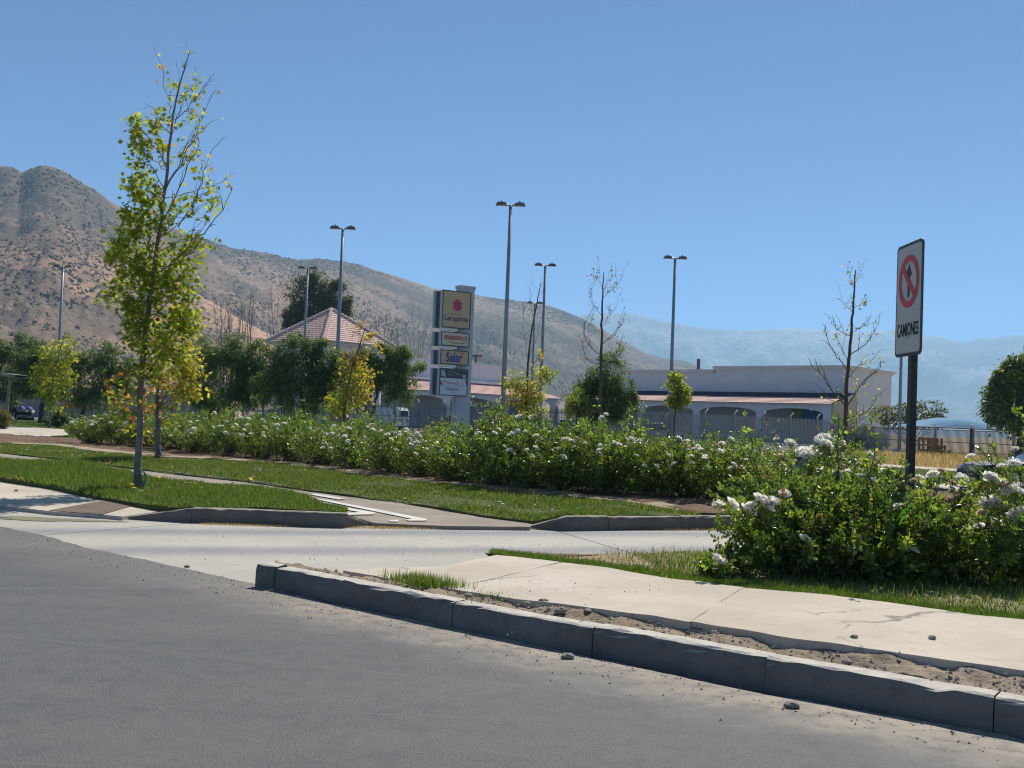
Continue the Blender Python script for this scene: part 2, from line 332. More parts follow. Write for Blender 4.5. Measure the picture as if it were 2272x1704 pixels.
def copy_tree(o, parent=None):
    c = o.copy(); COL.objects.link(c)
    if parent is not None: c.parent = parent
    for ch in KIDS.get(o.name, ()): copy_tree(ch, c)
    return c
KIDS = {}
def index_kids(root):
    st = [root]
    while st:
        o = st.pop(); KIDS[o.name] = list(o.children); st += KIDS[o.name]

# polylines
def resample(P, n):
    P = np.asarray([tuple(p) for p in P], float); d = np.r_[0, np.cumsum(np.linalg.norm(np.diff(P, axis=0), axis=1))]
    t = np.linspace(0, d[-1], n); return np.stack([np.interp(t, d, P[:, k]) for k in range(3)], -1)
def smooth_line(P, it=2):
    P = np.asarray([tuple(p) for p in P], float)
    for _ in range(it):
        Q = np.empty((2 * (len(P) - 1), 3)); Q[0::2] = 0.75 * P[:-1] + 0.25 * P[1:]; Q[1::2] = 0.25 * P[:-1] + 0.75 * P[1:]
        P = np.vstack([P[:1], Q, P[-1:]])
    return P
def fnoise(P, scale, oct=3, seed=0.0):
    return np.array([mnoise.fractal(Vector((p[0] * scale + seed, p[1] * scale - seed, p[2] * scale)), 1.0, 2.0, oct) for p in P])
def ribbon(A, B, nu, nv, amp=0.0, sc=1.0, edge=0.0, seed=0.0):
    A = resample(A, nu); B = resample(B, nu); t = np.linspace(0, 1, nv)[None, :, None]
    P = A[:, None] * (1 - t) + B[:, None] * t
    if amp:
        h = fnoise(P.reshape(-1, 3) * [1, 1, 0], sc, 4, seed).reshape(nu, nv) * amp; P[..., 2] += h
    if edge:
        h = fnoise(P.reshape(-1, 3) * [1, 1, 0], 3.3, 3, seed + 9).reshape(nu, nv) * edge; P[:, 0, :2] += (A - B)[:, :2] / np.linalg.norm((A - B)[:, :2], axis=1)[:, None] * h[:, :1]
        P[:, -1, :2] += (B - A)[:, :2] / np.linalg.norm((B - A)[:, :2], axis=1)[:, None] * h[:, -1:]
    return P
def skirt(gm, Q, drop=.14):
    for line in (Q[:, 0], Q[:, -1], Q[0], Q[-1]):
        low = line.copy(); low[:, 2] -= drop; gm.grid(np.stack([line, low], 1))
    return gm
def sheet(name, poly, mat, parent=None):
    o = G().add([tuple(p) for p in poly], np.arange(len(poly))[None]).build(name, mat, parent)
    if parent is None: o["kind"] = "structure"
    return o
def slab_from_poly(name, top, thick, mat, parent):
    q = [Vector(p) for p in top]; return G().prism([p - Vector((0, 0, thick)) for p in q], (0, 0, thick)).build(name, mat, parent)

# ------------------------------------------------------------------ leaves
T_DIAMOND = (np.array([[0, 0, 0], [.5, .27, .07], [1, 0, -.03], [.5, -.27, .07]]), [np.array([[0, 1, 2]]), np.array([[0, 2, 3]])])
T_NARROW = (np.array([[0, 0, 0], [.5, .11, .02], [1, 0, -.06], [.5, -.11, .02]]), [np.array([[0, 1, 2]]), np.array([[0, 2, 3]])])
T_OVAL = (np.array([[0, 0, 0], [.28, .27, .08], [.7, .25, .05], [1, 0, -.08], [.7, -.25, .05], [.28, -.27, .08]]), [np.array([[0, 1, 2, 3]]), np.array([[0, 3, 4, 5]])])
_st = [(0.0, 0.0)]
for a, rr in ((-150, .35), (-95, .62), (-62, .3), (-42, .8), (-18, .36), (0, 1.0), (18, .36), (42, .8), (62, .3), (95, .62), (150, .35)):
    _st.append((math.cos(R(a)) * rr * .62 + .28, math.sin(R(a)) * rr * .62))
T_STAR = (np.array([[x, y, 0.10 * abs(y) - 0.14 * x * x] for x, y in _st]), [np.array([[0, i, i + 1] for i in range(1, 11)])])
T_BLADE = (np.array([[0, .5, 0], [0, -.5, 0], [.55, -.36, .06], [.55, .36, .06], [1, 0, .28]]), [np.array([[0, 1, 2, 3]]), np.array([[3, 2, 4]])])
def unit(v): return v / (np.linalg.norm(v, axis=-1, keepdims=True) + 1e-9)
def put_leaves(gm, tmpl, P, D, Nrm, size, col, width=None):
    V0, F0 = tmpl; n = len(P); k = len(V0)
    D = unit(D); S = unit(np.cross(Nrm, D)); U = np.cross(D, S)
    size = np.broadcast_to(size, (n,)); wd = size if width is None else np.broadcast_to(width, (n,))
    V = P[:, None] + size[:, None, None] * (V0[None, :, :1] * D[:, None] + V0[None, :, 2:] * U[:, None]) + wd[:, None, None] * V0[None, :, 1:2] * S[:, None]
    off = (np.arange(n) * k)[:, None, None]
    F = [(f[None] + off).reshape(-1, f.shape[1]) for f in F0]
    gm.add(V.reshape(-1, 3), F, np.repeat(col, k, axis=0))
def palette(names, n, rng, jit=0.22):
    P = {"rose_dark": (0.078, 0.131, 0.029), "rose_mid": (0.135, 0.219, 0.040), "rose_light": (0.273, 0.347, 0.065), "rose_red": (0.150, 0.085, 0.045), "rose_yel": (0.240, 0.250, 0.060),
         "grn": (0.168, 0.243, 0.031), "grn2": (0.259, 0.315, 0.038), "yel": (0.448, 0.386, 0.084), "yel2": (0.336, 0.336, 0.067), "org": (0.340, 0.200, 0.075), "redl": (0.253, 0.086, 0.040), "brn": (0.184, 0.121, 0.057),
         "pep": (0.072, 0.122, 0.042), "pep2": (0.115, 0.180, 0.058), "pep3": (0.170, 0.230, 0.080), "euc": (0.072, 0.081, 0.034), "euc2": (0.111, 0.111, 0.046),
         "g1": (0.082, 0.150, 0.026), "g2": (0.125, 0.195, 0.040), "g3": (0.216, 0.209, 0.070), "g4": (0.338, 0.244, 0.139), "dk": (0.046, 0.098, 0.016), "dry": (0.420, 0.325, 0.200), "dry2": (0.330, 0.250, 0.145), "sc1": (0.144, 0.125, 0.086), "sc2": (0.195, 0.156, 0.109), "sc3": (0.246, 0.187, 0.133), "oliv": (0.150, 0.136, 0.040)}
    ks = [P[a] for a, _ in names]; ws = np.array([b for _, b in names], float); ws /= ws.sum()
    c = np.array(ks)[rng.choice(len(ks), n, p=ws)]
    return c * (1 + (rng.random((n, 1)) - .5) * 2 * jit) * (1 + (rng.random((n, 3)) - .5) * 0.12)

# =================================================================== LARGE STRUCTURE
# ground to the horizon
sheet("ground", [(-7000, -900, -0.10), (7000, -900, -0.10), (7000, 7600, -0.10), (-7000, 7600, -0.10)], M_DRYGROUND)

def hill_mesh(name, sil, D, base_frac, mat, rough, ridge_sc, step=7, rows=46, pw=1.15, seed=0.0, back=0.4):
    xs = np.arange(sil[0][0], sil[-1][0] + 1, step); ys = np.interp(xs, [p[0] for p in sil], [p[1] for p in sil])
    jag = np.array([mnoise.fractal(Vector((x * 0.06, seed, 0)), 1.0, 2.0, 4) for x in xs]) * 1.6
    grid = []
    for x, y in zip(xs, ys + jag):
        dd = D(x); T = at(x, y, dd); B = at(x, y, dd * base_frac(x)); col = []
        for v in np.linspace(0, 1, rows):
            p = B.lerp(T, v); z = T.z * v ** pw
            env = math.sin(math.pi * min(1, v * 1.02)) if v < 0.98 else 0.0
            q = Vector((p.x * ridge_sc + seed, p.y * ridge_sc, 0))
            n1 = 1 - abs(mnoise.fractal(q, 0.9, 2.1, 6)) * 2.0
            z += env * T.z * rough * (n1 - 0.45)
            col.append((p.x, p.y, max(-0.6, z - 0.6 * (1 - v))))
        dv = (T - CAMP); dv.z = 0; dv.normalize()
        for k, q in enumerate((0.12, 0.3, 0.6, 1.0)):
            p = T + dv * (dd * back * q); col.append((p.x, p.y, max(-0.6, T.z * (1 - q ** 0.8) - 0.6 * q)))
        grid.append(col)
    GR = np.array(grid); o = G().grid(GR).build(name, mat, smooth=True); o["kind"] = "structure"; HILLS[name] = GR[:, :rows]; return o
HILLS = {}

SIL_HILL = [(-260, 400), (-120, 380), (0, 369), (19, 369), (33, 373), (47, 383), (62, 376), (87, 367), (117, 370), (141, 379), (163, 394), (190, 411), (209, 419), (244, 446), (274, 463), (330, 488), (400, 512), (448, 528), (483, 539),
            (515, 551), (556, 556), (600, 563), (630, 571), (657, 577), (674, 576), (706, 574), (758, 579), (798, 587), (853, 606), (907, 621), (958, 639), (1056, 655), (1127, 665), (1174, 670), (1217, 677), (1244, 687), (1274, 699),
            (1312, 716), (1334, 729), (1361, 745), (1380, 756), (1407, 769), (1434, 784), (1466, 794), (1521, 801), (1551, 813), (1572, 830), (1620, 868), (1690, 925), (1740, 950)]
hill = hill_mesh("hill", SIL_HILL, lambda x: 950 + 1.0 * max(0, x - 150), lambda x: 0.45, m_hill("hill_scrub", (0.315, 0.22, 0.15), (0.15, 0.12, 0.09), 1.5, 1.60), 0.10, 0.0062, seed=3.1)
SIL_SPUR = [(-260, 590), (-100, 560), (0, 536), (68, 514), (122, 495), (152, 498), (217, 527), (271, 548), (330, 585), (400, 628), (460, 664), (540, 712), (640, 762), (740, 800), (830, 850), (900, 900)]
hill_mesh("hill_spur", SIL_SPUR, lambda x: 640 + 0.35 * max(0, x), lambda x: 0.55, m_hill("spur_scrub", (0.44, 0.275, 0.18), (0.20, 0.15, 0.11), 1.9, 1.68), 0.10, 0.0105, step=6, rows=36, seed=11.0)
SIL_FAR = [(900, 770), (1100, 740), (1200, 715), (1282, 699), (1312, 695), (1352, 695), (1390, 694), (1434, 701), (1488, 716), (1529, 724), (1600, 732), (1680, 733), (1750, 727), (1822, 733), (1900, 738), (1950, 734), (1991, 731), (2051, 743), (2097, 750),
           (2139, 759), (2172, 752), (2262, 743), (2400, 735), (2560, 748)]
hill_mesh("mountain", SIL_FAR, lambda x: 6200, lambda x: 0.6, m_hill("mountain_rock", (0.40, 0.37, 0.36), (0.25, 0.24, 0.235), 0.3, 1.66), 0.26, 0.0011, step=9, rows=26, seed=5.5, back=0.15)

# ---- roadway
far_l = g(0, 1168) + (-K_A) * 70; r_end = g(2272, 1640) + K_A * 14
edge_px = [(0, 1168), (50, 1178), (101, 1188), (190, 1215), (316, 1241), (443, 1268), (544, 1291), (597, 1303), (733, 1338), (993, 1389), (1314, 1458), (1686, 1538), (2183, 1621), (2272, 1639)]
edge = [far_l] + gl(edge_px) + [r_end]
fine_edge = resample(edge[1:-1], 220); fine_edge[:, :2] += (np.array([K_N.x, K_N.y])[None] * (fnoise(fine_edge, 4.0, 4) * 0.025)[:, None])
fine_edge[:, 2] = 0.0
poly = [tuple(far_l)] + [tuple(p) for p in fine_edge] + [tuple(r_end), tuple(r_end - K_N * 12), tuple(far_l - K_N * 14)]
road = G().add(poly, np.arange(len(poly))[None]).build("road", M_ASPH); road["kind"] = "structure"

# ---- driveway: concrete slabs (three bays with open joints)
drive = setting("driveway")
ZD = -0.012
far_kerb_px = [(-160, 1100), (0, 1126), (120, 1136), (270, 1149), (468, 1160), (770, 1165), (1000, 1169), (1256, 1171), (1602, 1172)]
fk = [g(x, y, ZD) for x, y in far_kerb_px]
# the lane swings away to the right behind the near rose island
fk_r = smooth_line([fk[-1], Vector((4.6, 13.7, ZD)), Vector((6.4, 15.2, ZD)), Vector((8.2, 17.8, ZD)), Vector((9.4, 20.8, ZD)), Vector((9.3, 25.5, ZD)), Vector((8.0, 33, ZD))], 2)
j1a, j1b = g(101, 1187, ZD), g(437, 1160, ZD); j2a, j2b = g(1388, 1224, ZD), g(1206, 1171, ZD)
near_a = [far_l + Vector((0, 0, ZD))] + [g(0, 1171, ZD) - K_N * 0.1, j1a - K_N * 0.15]
def inset(poly, e=0.006):
    c = sum((Vector(p) for p in poly), Vector()) / len(poly); return [c + (Vector(p) - c) * (1 - e / max(0.5, (Vector(p) - c).length)) for p in poly]
slab_from_poly("slab", [far_l + Vector((0, 0, ZD)), g(0, 1171, ZD) - K_N * 0.1, j1a - K_N * 0.15 + Vector((-.006, 0, 0)), j1b + Vector((-.006, 0.05, 0)), g(270, 1146, ZD), g(0, 1122, ZD), g(-160, 1096, ZD), far_l + K_N * 6 + Vector((0, 0, ZD))], 0.06, M_DRIVE, drive)
j2c = j2a - (j2b - j2a).normalized() * 1.6
slab_from_poly("slab", [j1a - K_N * 0.15 + Vector((.012, 0, 0)), g(597, 1310, ZD), g(900, 1330, ZD), j2c + Vector((-.01, 0, 0)), j2b + Vector((-.008, 0.06, 0)), g(1000, 1165, ZD), g(770, 1161, ZD), g(468, 1156, ZD), j1b + Vector((.012, 0.05, 0))], 0.06, M_DRIVE, drive)
kfar = [Vector((9.0, 31.0, ZD)), Vector((12.1, 27.1, ZD)), Vector((22, 15.5, ZD))]
poly3 = [j2c + Vector((.01, 0, 0)), Vector((3.2, 8.6, ZD)), Vector((7.0, 7.4, ZD)), Vector((12, 4.0, ZD)), Vector((22, 4.0, ZD))] + kfar[::-1] + [Vector(p) for p in fk_r[::-1] if p[1] < 24] + [j2b + Vector((.01, 0.06, 0))]
slab_from_poly("slab", poly3, 0.06, M_DRIVE, drive)

# joint filler under the slabs (dark base)
# ---- kerbs built stone by stone
def kerb_run(root, line, height, width, stone, mat, out, gap=0.005, depth=0.12, chip=0.005, seed=0):
    """line: list of (x,y,ztop) along the road face; out: +1 when the kerb body lies to the left of the line's direction."""
    P = np.asarray([tuple(p) for p in line], float); d = np.r_[0, np.cumsum(np.linalg.norm(np.diff(P[:, :2], axis=0), axis=1))]
    joints = stone if isinstance(stone, (list, tuple)) else list(np.arange(0, d[-1], stone)) + [d[-1]]
    rng = np.random.default_rng(seed)
    for a, b in zip(joints[:-1], joints[1:]):
        if b - a < 0.05: continue
        n = max(4, int((b - a) / 0.07)); t = np.linspace(a + gap / 2, b - gap / 2, n)
        C = np.stack([np.interp(t, d, P[:, k]) for k in range(3)], -1); T = np.gradient(C[:, :2], axis=0); T = unit(T)
        O = np.stack([-T[:, 1], T[:, 0]], -1) * out; jz = rng.normal(0, 0.004); jo = rng.normal(0, 0.004)
        prof = [(0.0, -depth, 0), (0.004, -0.04 - 0.0 * height, 0), (0.008, -0.022, 1), (0.014, -0.006, 1), (0.03, 0, 1), (width - 0.02, 0, 0.3), (width, -0.012, 0.3), (width, -depth, 0)]
        S = []
        for (o_, z_, k_) in prof:
            e = rng.normal(0, chip, n) * k_; big = np.where(rng.random(n) < 0.06, -0.012 * k_, 0.0)
            zb = C[:, 2] + z_ + e * 0.6 + big + jz
            if z_ == -depth: zb = np.full(n, -0.07)
            S.append(np.c_[C[:, :2] + O * (o_ + np.abs(e) * 0.7 - big * 0.6 + jo)[:, None], zb])
        S = np.stack(S, 1); gm = G().grid(S)
        m = S.shape[1]; gm.F.append(np.arange(m)[::-1][None]); gm.F.append((np.arange(m) + (n - 1) * m)[None])
        gm.build("kerb_stone", mat, root)
ZK = 0.15
kerb = setting("kerb")
ktop_px = [(569, 1254), (610, 1259), (756, 1287), (1004, 1335), (1169, 1366), (1314, 1390), (1438, 1411), (1600, 1441), (1698, 1459), (1930, 1497), (2205, 1545), (2272, 1557)]
kl = [g(x, y, ZK) for x, y in ktop_px]; kl = kl + [kl[-1] + K_A * 4.0]
kd = np.r_[0, np.cumsum([(kl[i + 1] - kl[i]).length for i in range(len(kl) - 1)])]
jn = [0.0, kd[1], kd[2], kd[3], kd[5], kd[8], kd[10], kd[10] + 1.0, kd[10] + 2.0, kd[-1]]
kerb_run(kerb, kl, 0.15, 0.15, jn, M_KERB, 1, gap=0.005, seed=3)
# far kerb, left island (ramps at both ends) and right run
kf = [(270, 1147, 0.012), (424, 1127, 0.15), (560, 1131, 0.15), (700, 1137, 0.15), (770, 1139, 0.15), (832, 1159, 0.02)]
kerb2 = setting("kerb_far_left")
def kline(pts): return [g(x, y, z) for x, y, z in pts]
L = kline(kf); kd2 = np.r_[0, np.cumsum([(L[i + 1] - L[i]).length for i in range(len(L) - 1)])]
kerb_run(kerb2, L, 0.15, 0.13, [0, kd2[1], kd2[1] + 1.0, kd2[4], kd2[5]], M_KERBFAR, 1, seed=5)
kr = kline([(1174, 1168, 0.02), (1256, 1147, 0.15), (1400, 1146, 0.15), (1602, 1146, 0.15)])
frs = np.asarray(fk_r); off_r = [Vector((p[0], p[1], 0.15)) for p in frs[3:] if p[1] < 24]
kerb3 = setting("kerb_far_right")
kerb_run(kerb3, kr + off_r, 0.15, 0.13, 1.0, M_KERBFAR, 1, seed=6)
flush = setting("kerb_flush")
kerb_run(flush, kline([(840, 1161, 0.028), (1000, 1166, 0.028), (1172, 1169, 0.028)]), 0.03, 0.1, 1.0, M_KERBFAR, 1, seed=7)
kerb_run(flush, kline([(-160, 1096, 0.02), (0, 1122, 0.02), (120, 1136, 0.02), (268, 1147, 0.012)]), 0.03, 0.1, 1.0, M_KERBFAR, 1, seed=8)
kerb4 = setting("kerb_across_lane")
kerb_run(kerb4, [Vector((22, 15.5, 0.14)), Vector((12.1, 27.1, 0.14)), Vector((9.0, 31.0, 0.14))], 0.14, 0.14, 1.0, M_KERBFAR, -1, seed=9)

# ---- near pavement island: dirt strip behind the kerb, pavement slabs, verge
kb = [p + K_N * 0.135 + Vector((0, 0, -0.02)) for p in kl]
side_f_px = [(600, 1243, 0.06), (640, 1245, 0.06), (740, 1264, 0.07), (914, 1291, 0.10), (995, 1307, 0.13), (1121, 1325, 0.15), (1311, 1349, 0.165), (1451, 1366, 0.18), (1600, 1389, 0.19), (1775, 1417, 0.195), (1904, 1437, 0.195), (2066, 1458, 0.195), (2272, 1488, 0.195)]
sf = [g(x, y, z) for x, y, z in side_f_px]; sf.append(sf[-1] + K_A * 3.6)
P = ribbon([Vector((p.x, p.y, 0.125)) for p in kb], [Vector((p.x, p.y, p.z - 0.03)) + K_N * 0.05 for p in sf], 240, 14, 0.045, 4.0, 0.0, 2.0)
DIRTG = P; d = skirt(G().grid(P), P, .15).build("dirt_strip", M_DIRT, smooth=True); d["kind"] = "structure"
side_b_px = [(1103, 1230, 0.075), (1210, 1241, 0.11), (1314, 1254, 0.14), (1491, 1283, 0.165), (1638, 1301, 0.18), (1841, 1320, 0.19), (2047, 1347, 0.19), (2157, 1363, 0.19), (2272, 1375, 0.19)]
sb = [g(x, y, z) for x, y, z in side_b_px]; sb.append(sb[-1] + K_A * 3.6)
walk = setting("sidewalk")
def slabs(F, B, name, nv=14, thick=0.10, seed=0.0, nu=60):
    Q = ribbon(F, B, nu, nv, 0.006, 1.5, 0.018, seed); gm = G().grid(Q)
    for line in (Q[:, 0], Q[:, -1], Q[0], Q[-1]):
        low = line.copy(); low[:, 2] -= thick; gm.grid(np.stack([line, low], 1))
    return gm.build(name, M_SIDE, walk)
jA, jB = g(1000, 1287, 0.12), g(1250, 1247, 0.125)
F1 = [g(760, 1266, 0.03), g(860, 1282, 0.08), g(914, 1291, 0.10), g(1000.5, 1306.6, 0.13)]; B1 = [g(790, 1263, 0.025), g(1002, 1256, 0.055), g(1056, 1240, 0.06), g(1103, 1230, 0.075), g(1245, 1246.6, 0.121)]
slabs(F1, B1, "slab", nu=46, seed=1.0)
F2 = [g(1003, 1307, 0.13)] + sf[5:]; B2 = [g(1247, 1247, 0.122)] + sb[2:]
# split the long run in slabs of about 2.6 m
RF, RB = resample(F2, 241), resample(B2, 241)
for k in range(4):
    a, b = k * 60, (k + 1) * 60; e = 0.0012
    slabs([RF[a] * (1 - e) + RF[a + 1] * e] + list(RF[a + 1:b]) + [RF[b] * 0.97 + RF[b - 1] * 0.03], [RB[a]] + list(RB[a + 1:b]) + [RB[b] * 0.97 + RB[b - 1] * 0.03], "slab", seed=2.0 + k)
# verge soil behind the pavement
vb = [g(1075, 1228, -0.02), Vector((0.9, 9.95, -0.02)), Vector((1.9, 10.2, 0.02)), Vector((3.4, 10.6, 0.05)), Vector((5.2, 10.9, 0.05)), Vector((7.0, 10.0, 0.05)), Vector((8.5, 7.5, 0.05)), Vector((9.5, 3.6, 0.05))]
vf = [g(1100, 1231, 0.04)] + [p + Vector((0, 0, -0.03)) for p in sb[1:]]
P = ribbon(vf, vb, 120, 24, 0.02, 2.5, 0.0, 7.0); v = G().grid(P).build("verge_soil", M_PALEDIRT, smooth=True); v["kind"] = "structure"; VERGE = P
# low edge of the lane seen beside the verge
kerb5 = setting("kerb_verge_side")
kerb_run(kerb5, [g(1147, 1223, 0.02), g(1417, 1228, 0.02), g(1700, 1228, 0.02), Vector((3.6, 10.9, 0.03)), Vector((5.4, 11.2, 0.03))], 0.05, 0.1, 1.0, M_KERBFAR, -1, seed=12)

# ---- far side: grass island, bike path, grass strip, soil bed
ZG = 0.11; ZP = 0.03
path_lo = [(-200, 990), (0, 1021), (203, 1030), (250, 1039), (320, 1061), (407, 1067), (600, 1086), (654, 1093), (686, 1108), (740, 1136), (832, 1160), (1000, 1166), (1176, 1168)]
path_hi = [(-200, 975), (0, 1004), (108, 1016), (200, 1025), (255, 1034), (407, 1053), (550, 1068), (686, 1088), (885, 1113), (961, 1125), (1072, 1144), (1183, 1159)]
sp = [g(x, y, ZP) for x, y in path_lo]; hp = [g(x, y, ZP) for x, y in path_hi]
P = ribbon([p + Vector((0, -0.04, 0)) for p in sp], [p + Vector((0, 0.05, 0)) for p in hp], 200, 10, 0.004, 2.0); o = skirt(G().grid(P), P, .1).build("path", M_PATH, smooth=True); o["kind"] = "structure"
# grass island between path and lane
isl_lo = [(-200, 1040), (0, 1063), (114, 1080), (168, 1093), (244, 1107), (298, 1118), (363, 1129), (424, 1127), (560, 1130), (700, 1135), (768, 1138)]
isl_hi = [(-200, 993), (0, 1021), (203, 1030), (250, 1039), (320, 1061), (407, 1067), (600, 1086), (654, 1092), (690, 1106), (725, 1122), (768, 1137)]
IA = [g(x, y, ZG + (0.02 if x > 380 else -0.03)) for x, y in isl_lo]; IB = [g(x, y, ZG - 0.03) for x, y in isl_hi]
ISL = ribbon([p + Vector((0, 0.1, 0)) for p in IA], IB, 160, 20, 0.03, 0.8, 0.0, 4.0); o = skirt(G().grid(ISL), ISL).build("grass_island_soil", M_TURF, smooth=True); o["kind"] = "structure"
# rear grass strip
st_hi = [(-200, 970), (0, 984), (100, 988), (190, 999), (285, 1009), (380, 1016), (422, 1017), (540, 1024), (630, 1031), (750, 1047), (866, 1061), (977, 1076), (1088, 1086), (1250, 1101), (1400, 1118), (1530, 1137)]
st_lo = path_hi + [(1256, 1146), (1400, 1144), (1560, 1144)]
SB_ = [g(x, y, 0.10) for x, y in st_hi]; SA_ = [g(x, y, 0.05 if x < 1200 else 0.13) for x, y in st_lo]
STR = ribbon(SA_, SB_, 200, 16, 0.025, 0.9, 0.0, 5.0); o = skirt(G().grid(STR), STR).build("grass_strip_soil", M_TURF, smooth=True); o["kind"] = "structure"
# planting bed
bed_b = [at(-200, 960, 40), Vector((-15.5, 34, 0.1)), Vector((-11.5, 31.5, 0.12)), Vector((-7, 28, 0.12)), Vector((-3, 25, 0.12)), Vector((1.5, 21.5, 0.12)), Vector((5.2, 21, 0.12)), Vector((8.6, 23.5, 0.1))]
bed_b[0].z = 0.05
bed_f = [p + Vector((0, 0, 0)) for p in SB_] + [g(1600, 1143, 0.13), Vector((4.6, 13.95, 0.12)), Vector((6.3, 15.4, 0.12)), Vector((8.0, 18.0, 0.12)), Vector((9.1, 20.8, 0.12))]
BED = ribbon(bed_f, bed_b, 240, 26, 0.06, 1.3, 0.0, 6.0); o = skirt(G().grid(BED), BED).build("planting_bed", M_SOIL, smooth=True); o["kind"] = "structure"
P = ribbon([p + Vector((0, -0.02, 0.012)) for p in SB_], [p + Vector((0.1, 0.75, 0.02)) for p in SB_], 160, 6, 0.012, 2.0, 0.1); o = G().grid(P).build("dirt_edge", M_PALEDIRT, smooth=True); o["kind"] = "structure"
# left crossing ramp of pale concrete with a brown earth patch and stain
ap = [(-200, 1040), (0, 1063), (114, 1081), (168, 1094), (244, 1108), (298, 1119), (372, 1132), (272, 1146), (230, 1142), (120, 1135), (0, 1121), (-200, 1090)]
slab_from_poly("crossing_ramp", [g(x, y, 0.03) for x, y in ap], 0.08, M_SIDE, None)["kind"] = "structure"
sheet("earth_patch", [g(x, y, 0.036) for x, y in [(108, 1132), (170, 1121), (242, 1108), (272, 1113), (302, 1120), (262, 1131), (228, 1141), (170, 1137)]], M_BROWNPATCH)
pts = []
for k in range(40):
    a = k / 40 * 2 * math.pi; rr = 1 + 0.25 * math.sin(3 * a + 1) + 0.12 * math.sin(7 * a); c = g(112, 1152, ZD + 0.005); pts.append(c + Vector((math.cos(a) * 0.62 * rr, math.sin(a) * 0.16 * rr, 0)))
sheet("damp_stain", pts, m_dirt("damp_moss", (0.20, 0.19, 0.13), (0.24, 0.22, 0.16), (0.13, 0.14, 0.05), 0.01))
# beyond the hedge: lawn at left, pale walk, parking lot, dry lot at right
sheet("lawn", [Vector((-60, 36, -0.06)), Vector((-13, 33, -0.06)), Vector((-2, 50, -0.06)), Vector((-10, 70, -0.06)), Vector((-60, 80, -0.06))], M_TURF)
wl = [g(-200, 935, 0), g(0, 943, 0), g(18, 945, 0), g(141, 953, 0), g(153, 966, 0), g(110, 968, 0), g(0, 973, 0), g(-200, 975, 0)]
sheet("pale_walk", [p + Vector((0, 0, 0.01)) for p in wl], M_SIDE)
sheet("parking_lot", [Vector((-60, 70, -0.04)), Vector((-2, 50, -0.04)), Vector((4, 40, -0.04)), Vector((30, 70, -0.04)), Vector((34, 98, -0.04)), Vector((8, 124, -0.04)), Vector((-8, 110, -0.04)), Vector((-60, 115, -0.04))], M_LOT)
pw = [Vector((8.6, 33.5, 0.12)), Vector((13.8, 27.0, 0.12)), Vector((24, 15.4, 0.12))]
P = ribbon([p + Vector((.15, .1, 0)) for p in [Vector((9.0, 31.0, 0.11)), Vector((12.1, 27.1, 0.11)), Vector((22, 15.5, 0.11))]], [p + Vector((3.2, 3.0, 0)) for p in pw], 60, 8, 0.02, 0.7); VG2 = P
o = G().grid(P).build("far_verge_soil", M_TURF); o["kind"] = "structure"
P = ribbon([p + Vector((3.15, 3.0, 0.01)) for p in pw], [p + Vector((4.9, 4.7, 0.01)) for p in pw], 60, 3); o = G().grid(P).build("far_sidewalk", M_SIDE); o["kind"] = "structure"

# haze: one closed box of even air round the whole scene
m, t, b = _mat("air"); t.nodes.remove(b)
vol = N(t, "ShaderNodeVolumePrincipled"); vol.inputs["Color"].default_value = (0.37, 0.69, 1.0, 1); vol.inputs["Density"].default_value = HAZE; vol.inputs["Anisotropy"].default_value = 0.15
t.links.new(vol.outputs[0], t.nodes["Material Output"].inputs["Volume"])
hz = G().box((-7400, -1300, -1.15), (7400, 8300, 760)).build("haze", m); hz["kind"] = "stuff"

# ------------------------------------------------------------------ the mall: two arcaded wings, a tiled pavilion
def frame(P, a):
    a = Vector((a.x, a.y, 0)).normalized(); n = Vector((a.y, -a.x, 0))       # n: outwards, towards the camera side
    def M(V):
        V = np.asarray(V, float); return np.array(tuple(P)) * [1, 1, 0] + V[:, :1] * np.array(tuple(a)) + V[:, 1:2] * np.array(tuple(n)) + V[:, 2:] * np.array([0, 0, 1.0])
    return M, a, n
PA = Vector((13.8, 117.0, 0)); AX = Vector((17.1, -16.0, 0)).normalized(); BX = Vector((-AX.y, AX.x, 0))
CORNER = Vector((5.8, 124.5, 0))
R_END = on_plane(1843, 930, PA, AX); R_END.z = 0
LEN_R = (R_END - CORNER).length
L_START = CORNER - BX * 34.0; LEN_L = 34.0
mall = thing("shopping_arcade", CORNER, "long white shopping arcade with arched gallery and pink tiled lean-to roof behind the fence", "building")

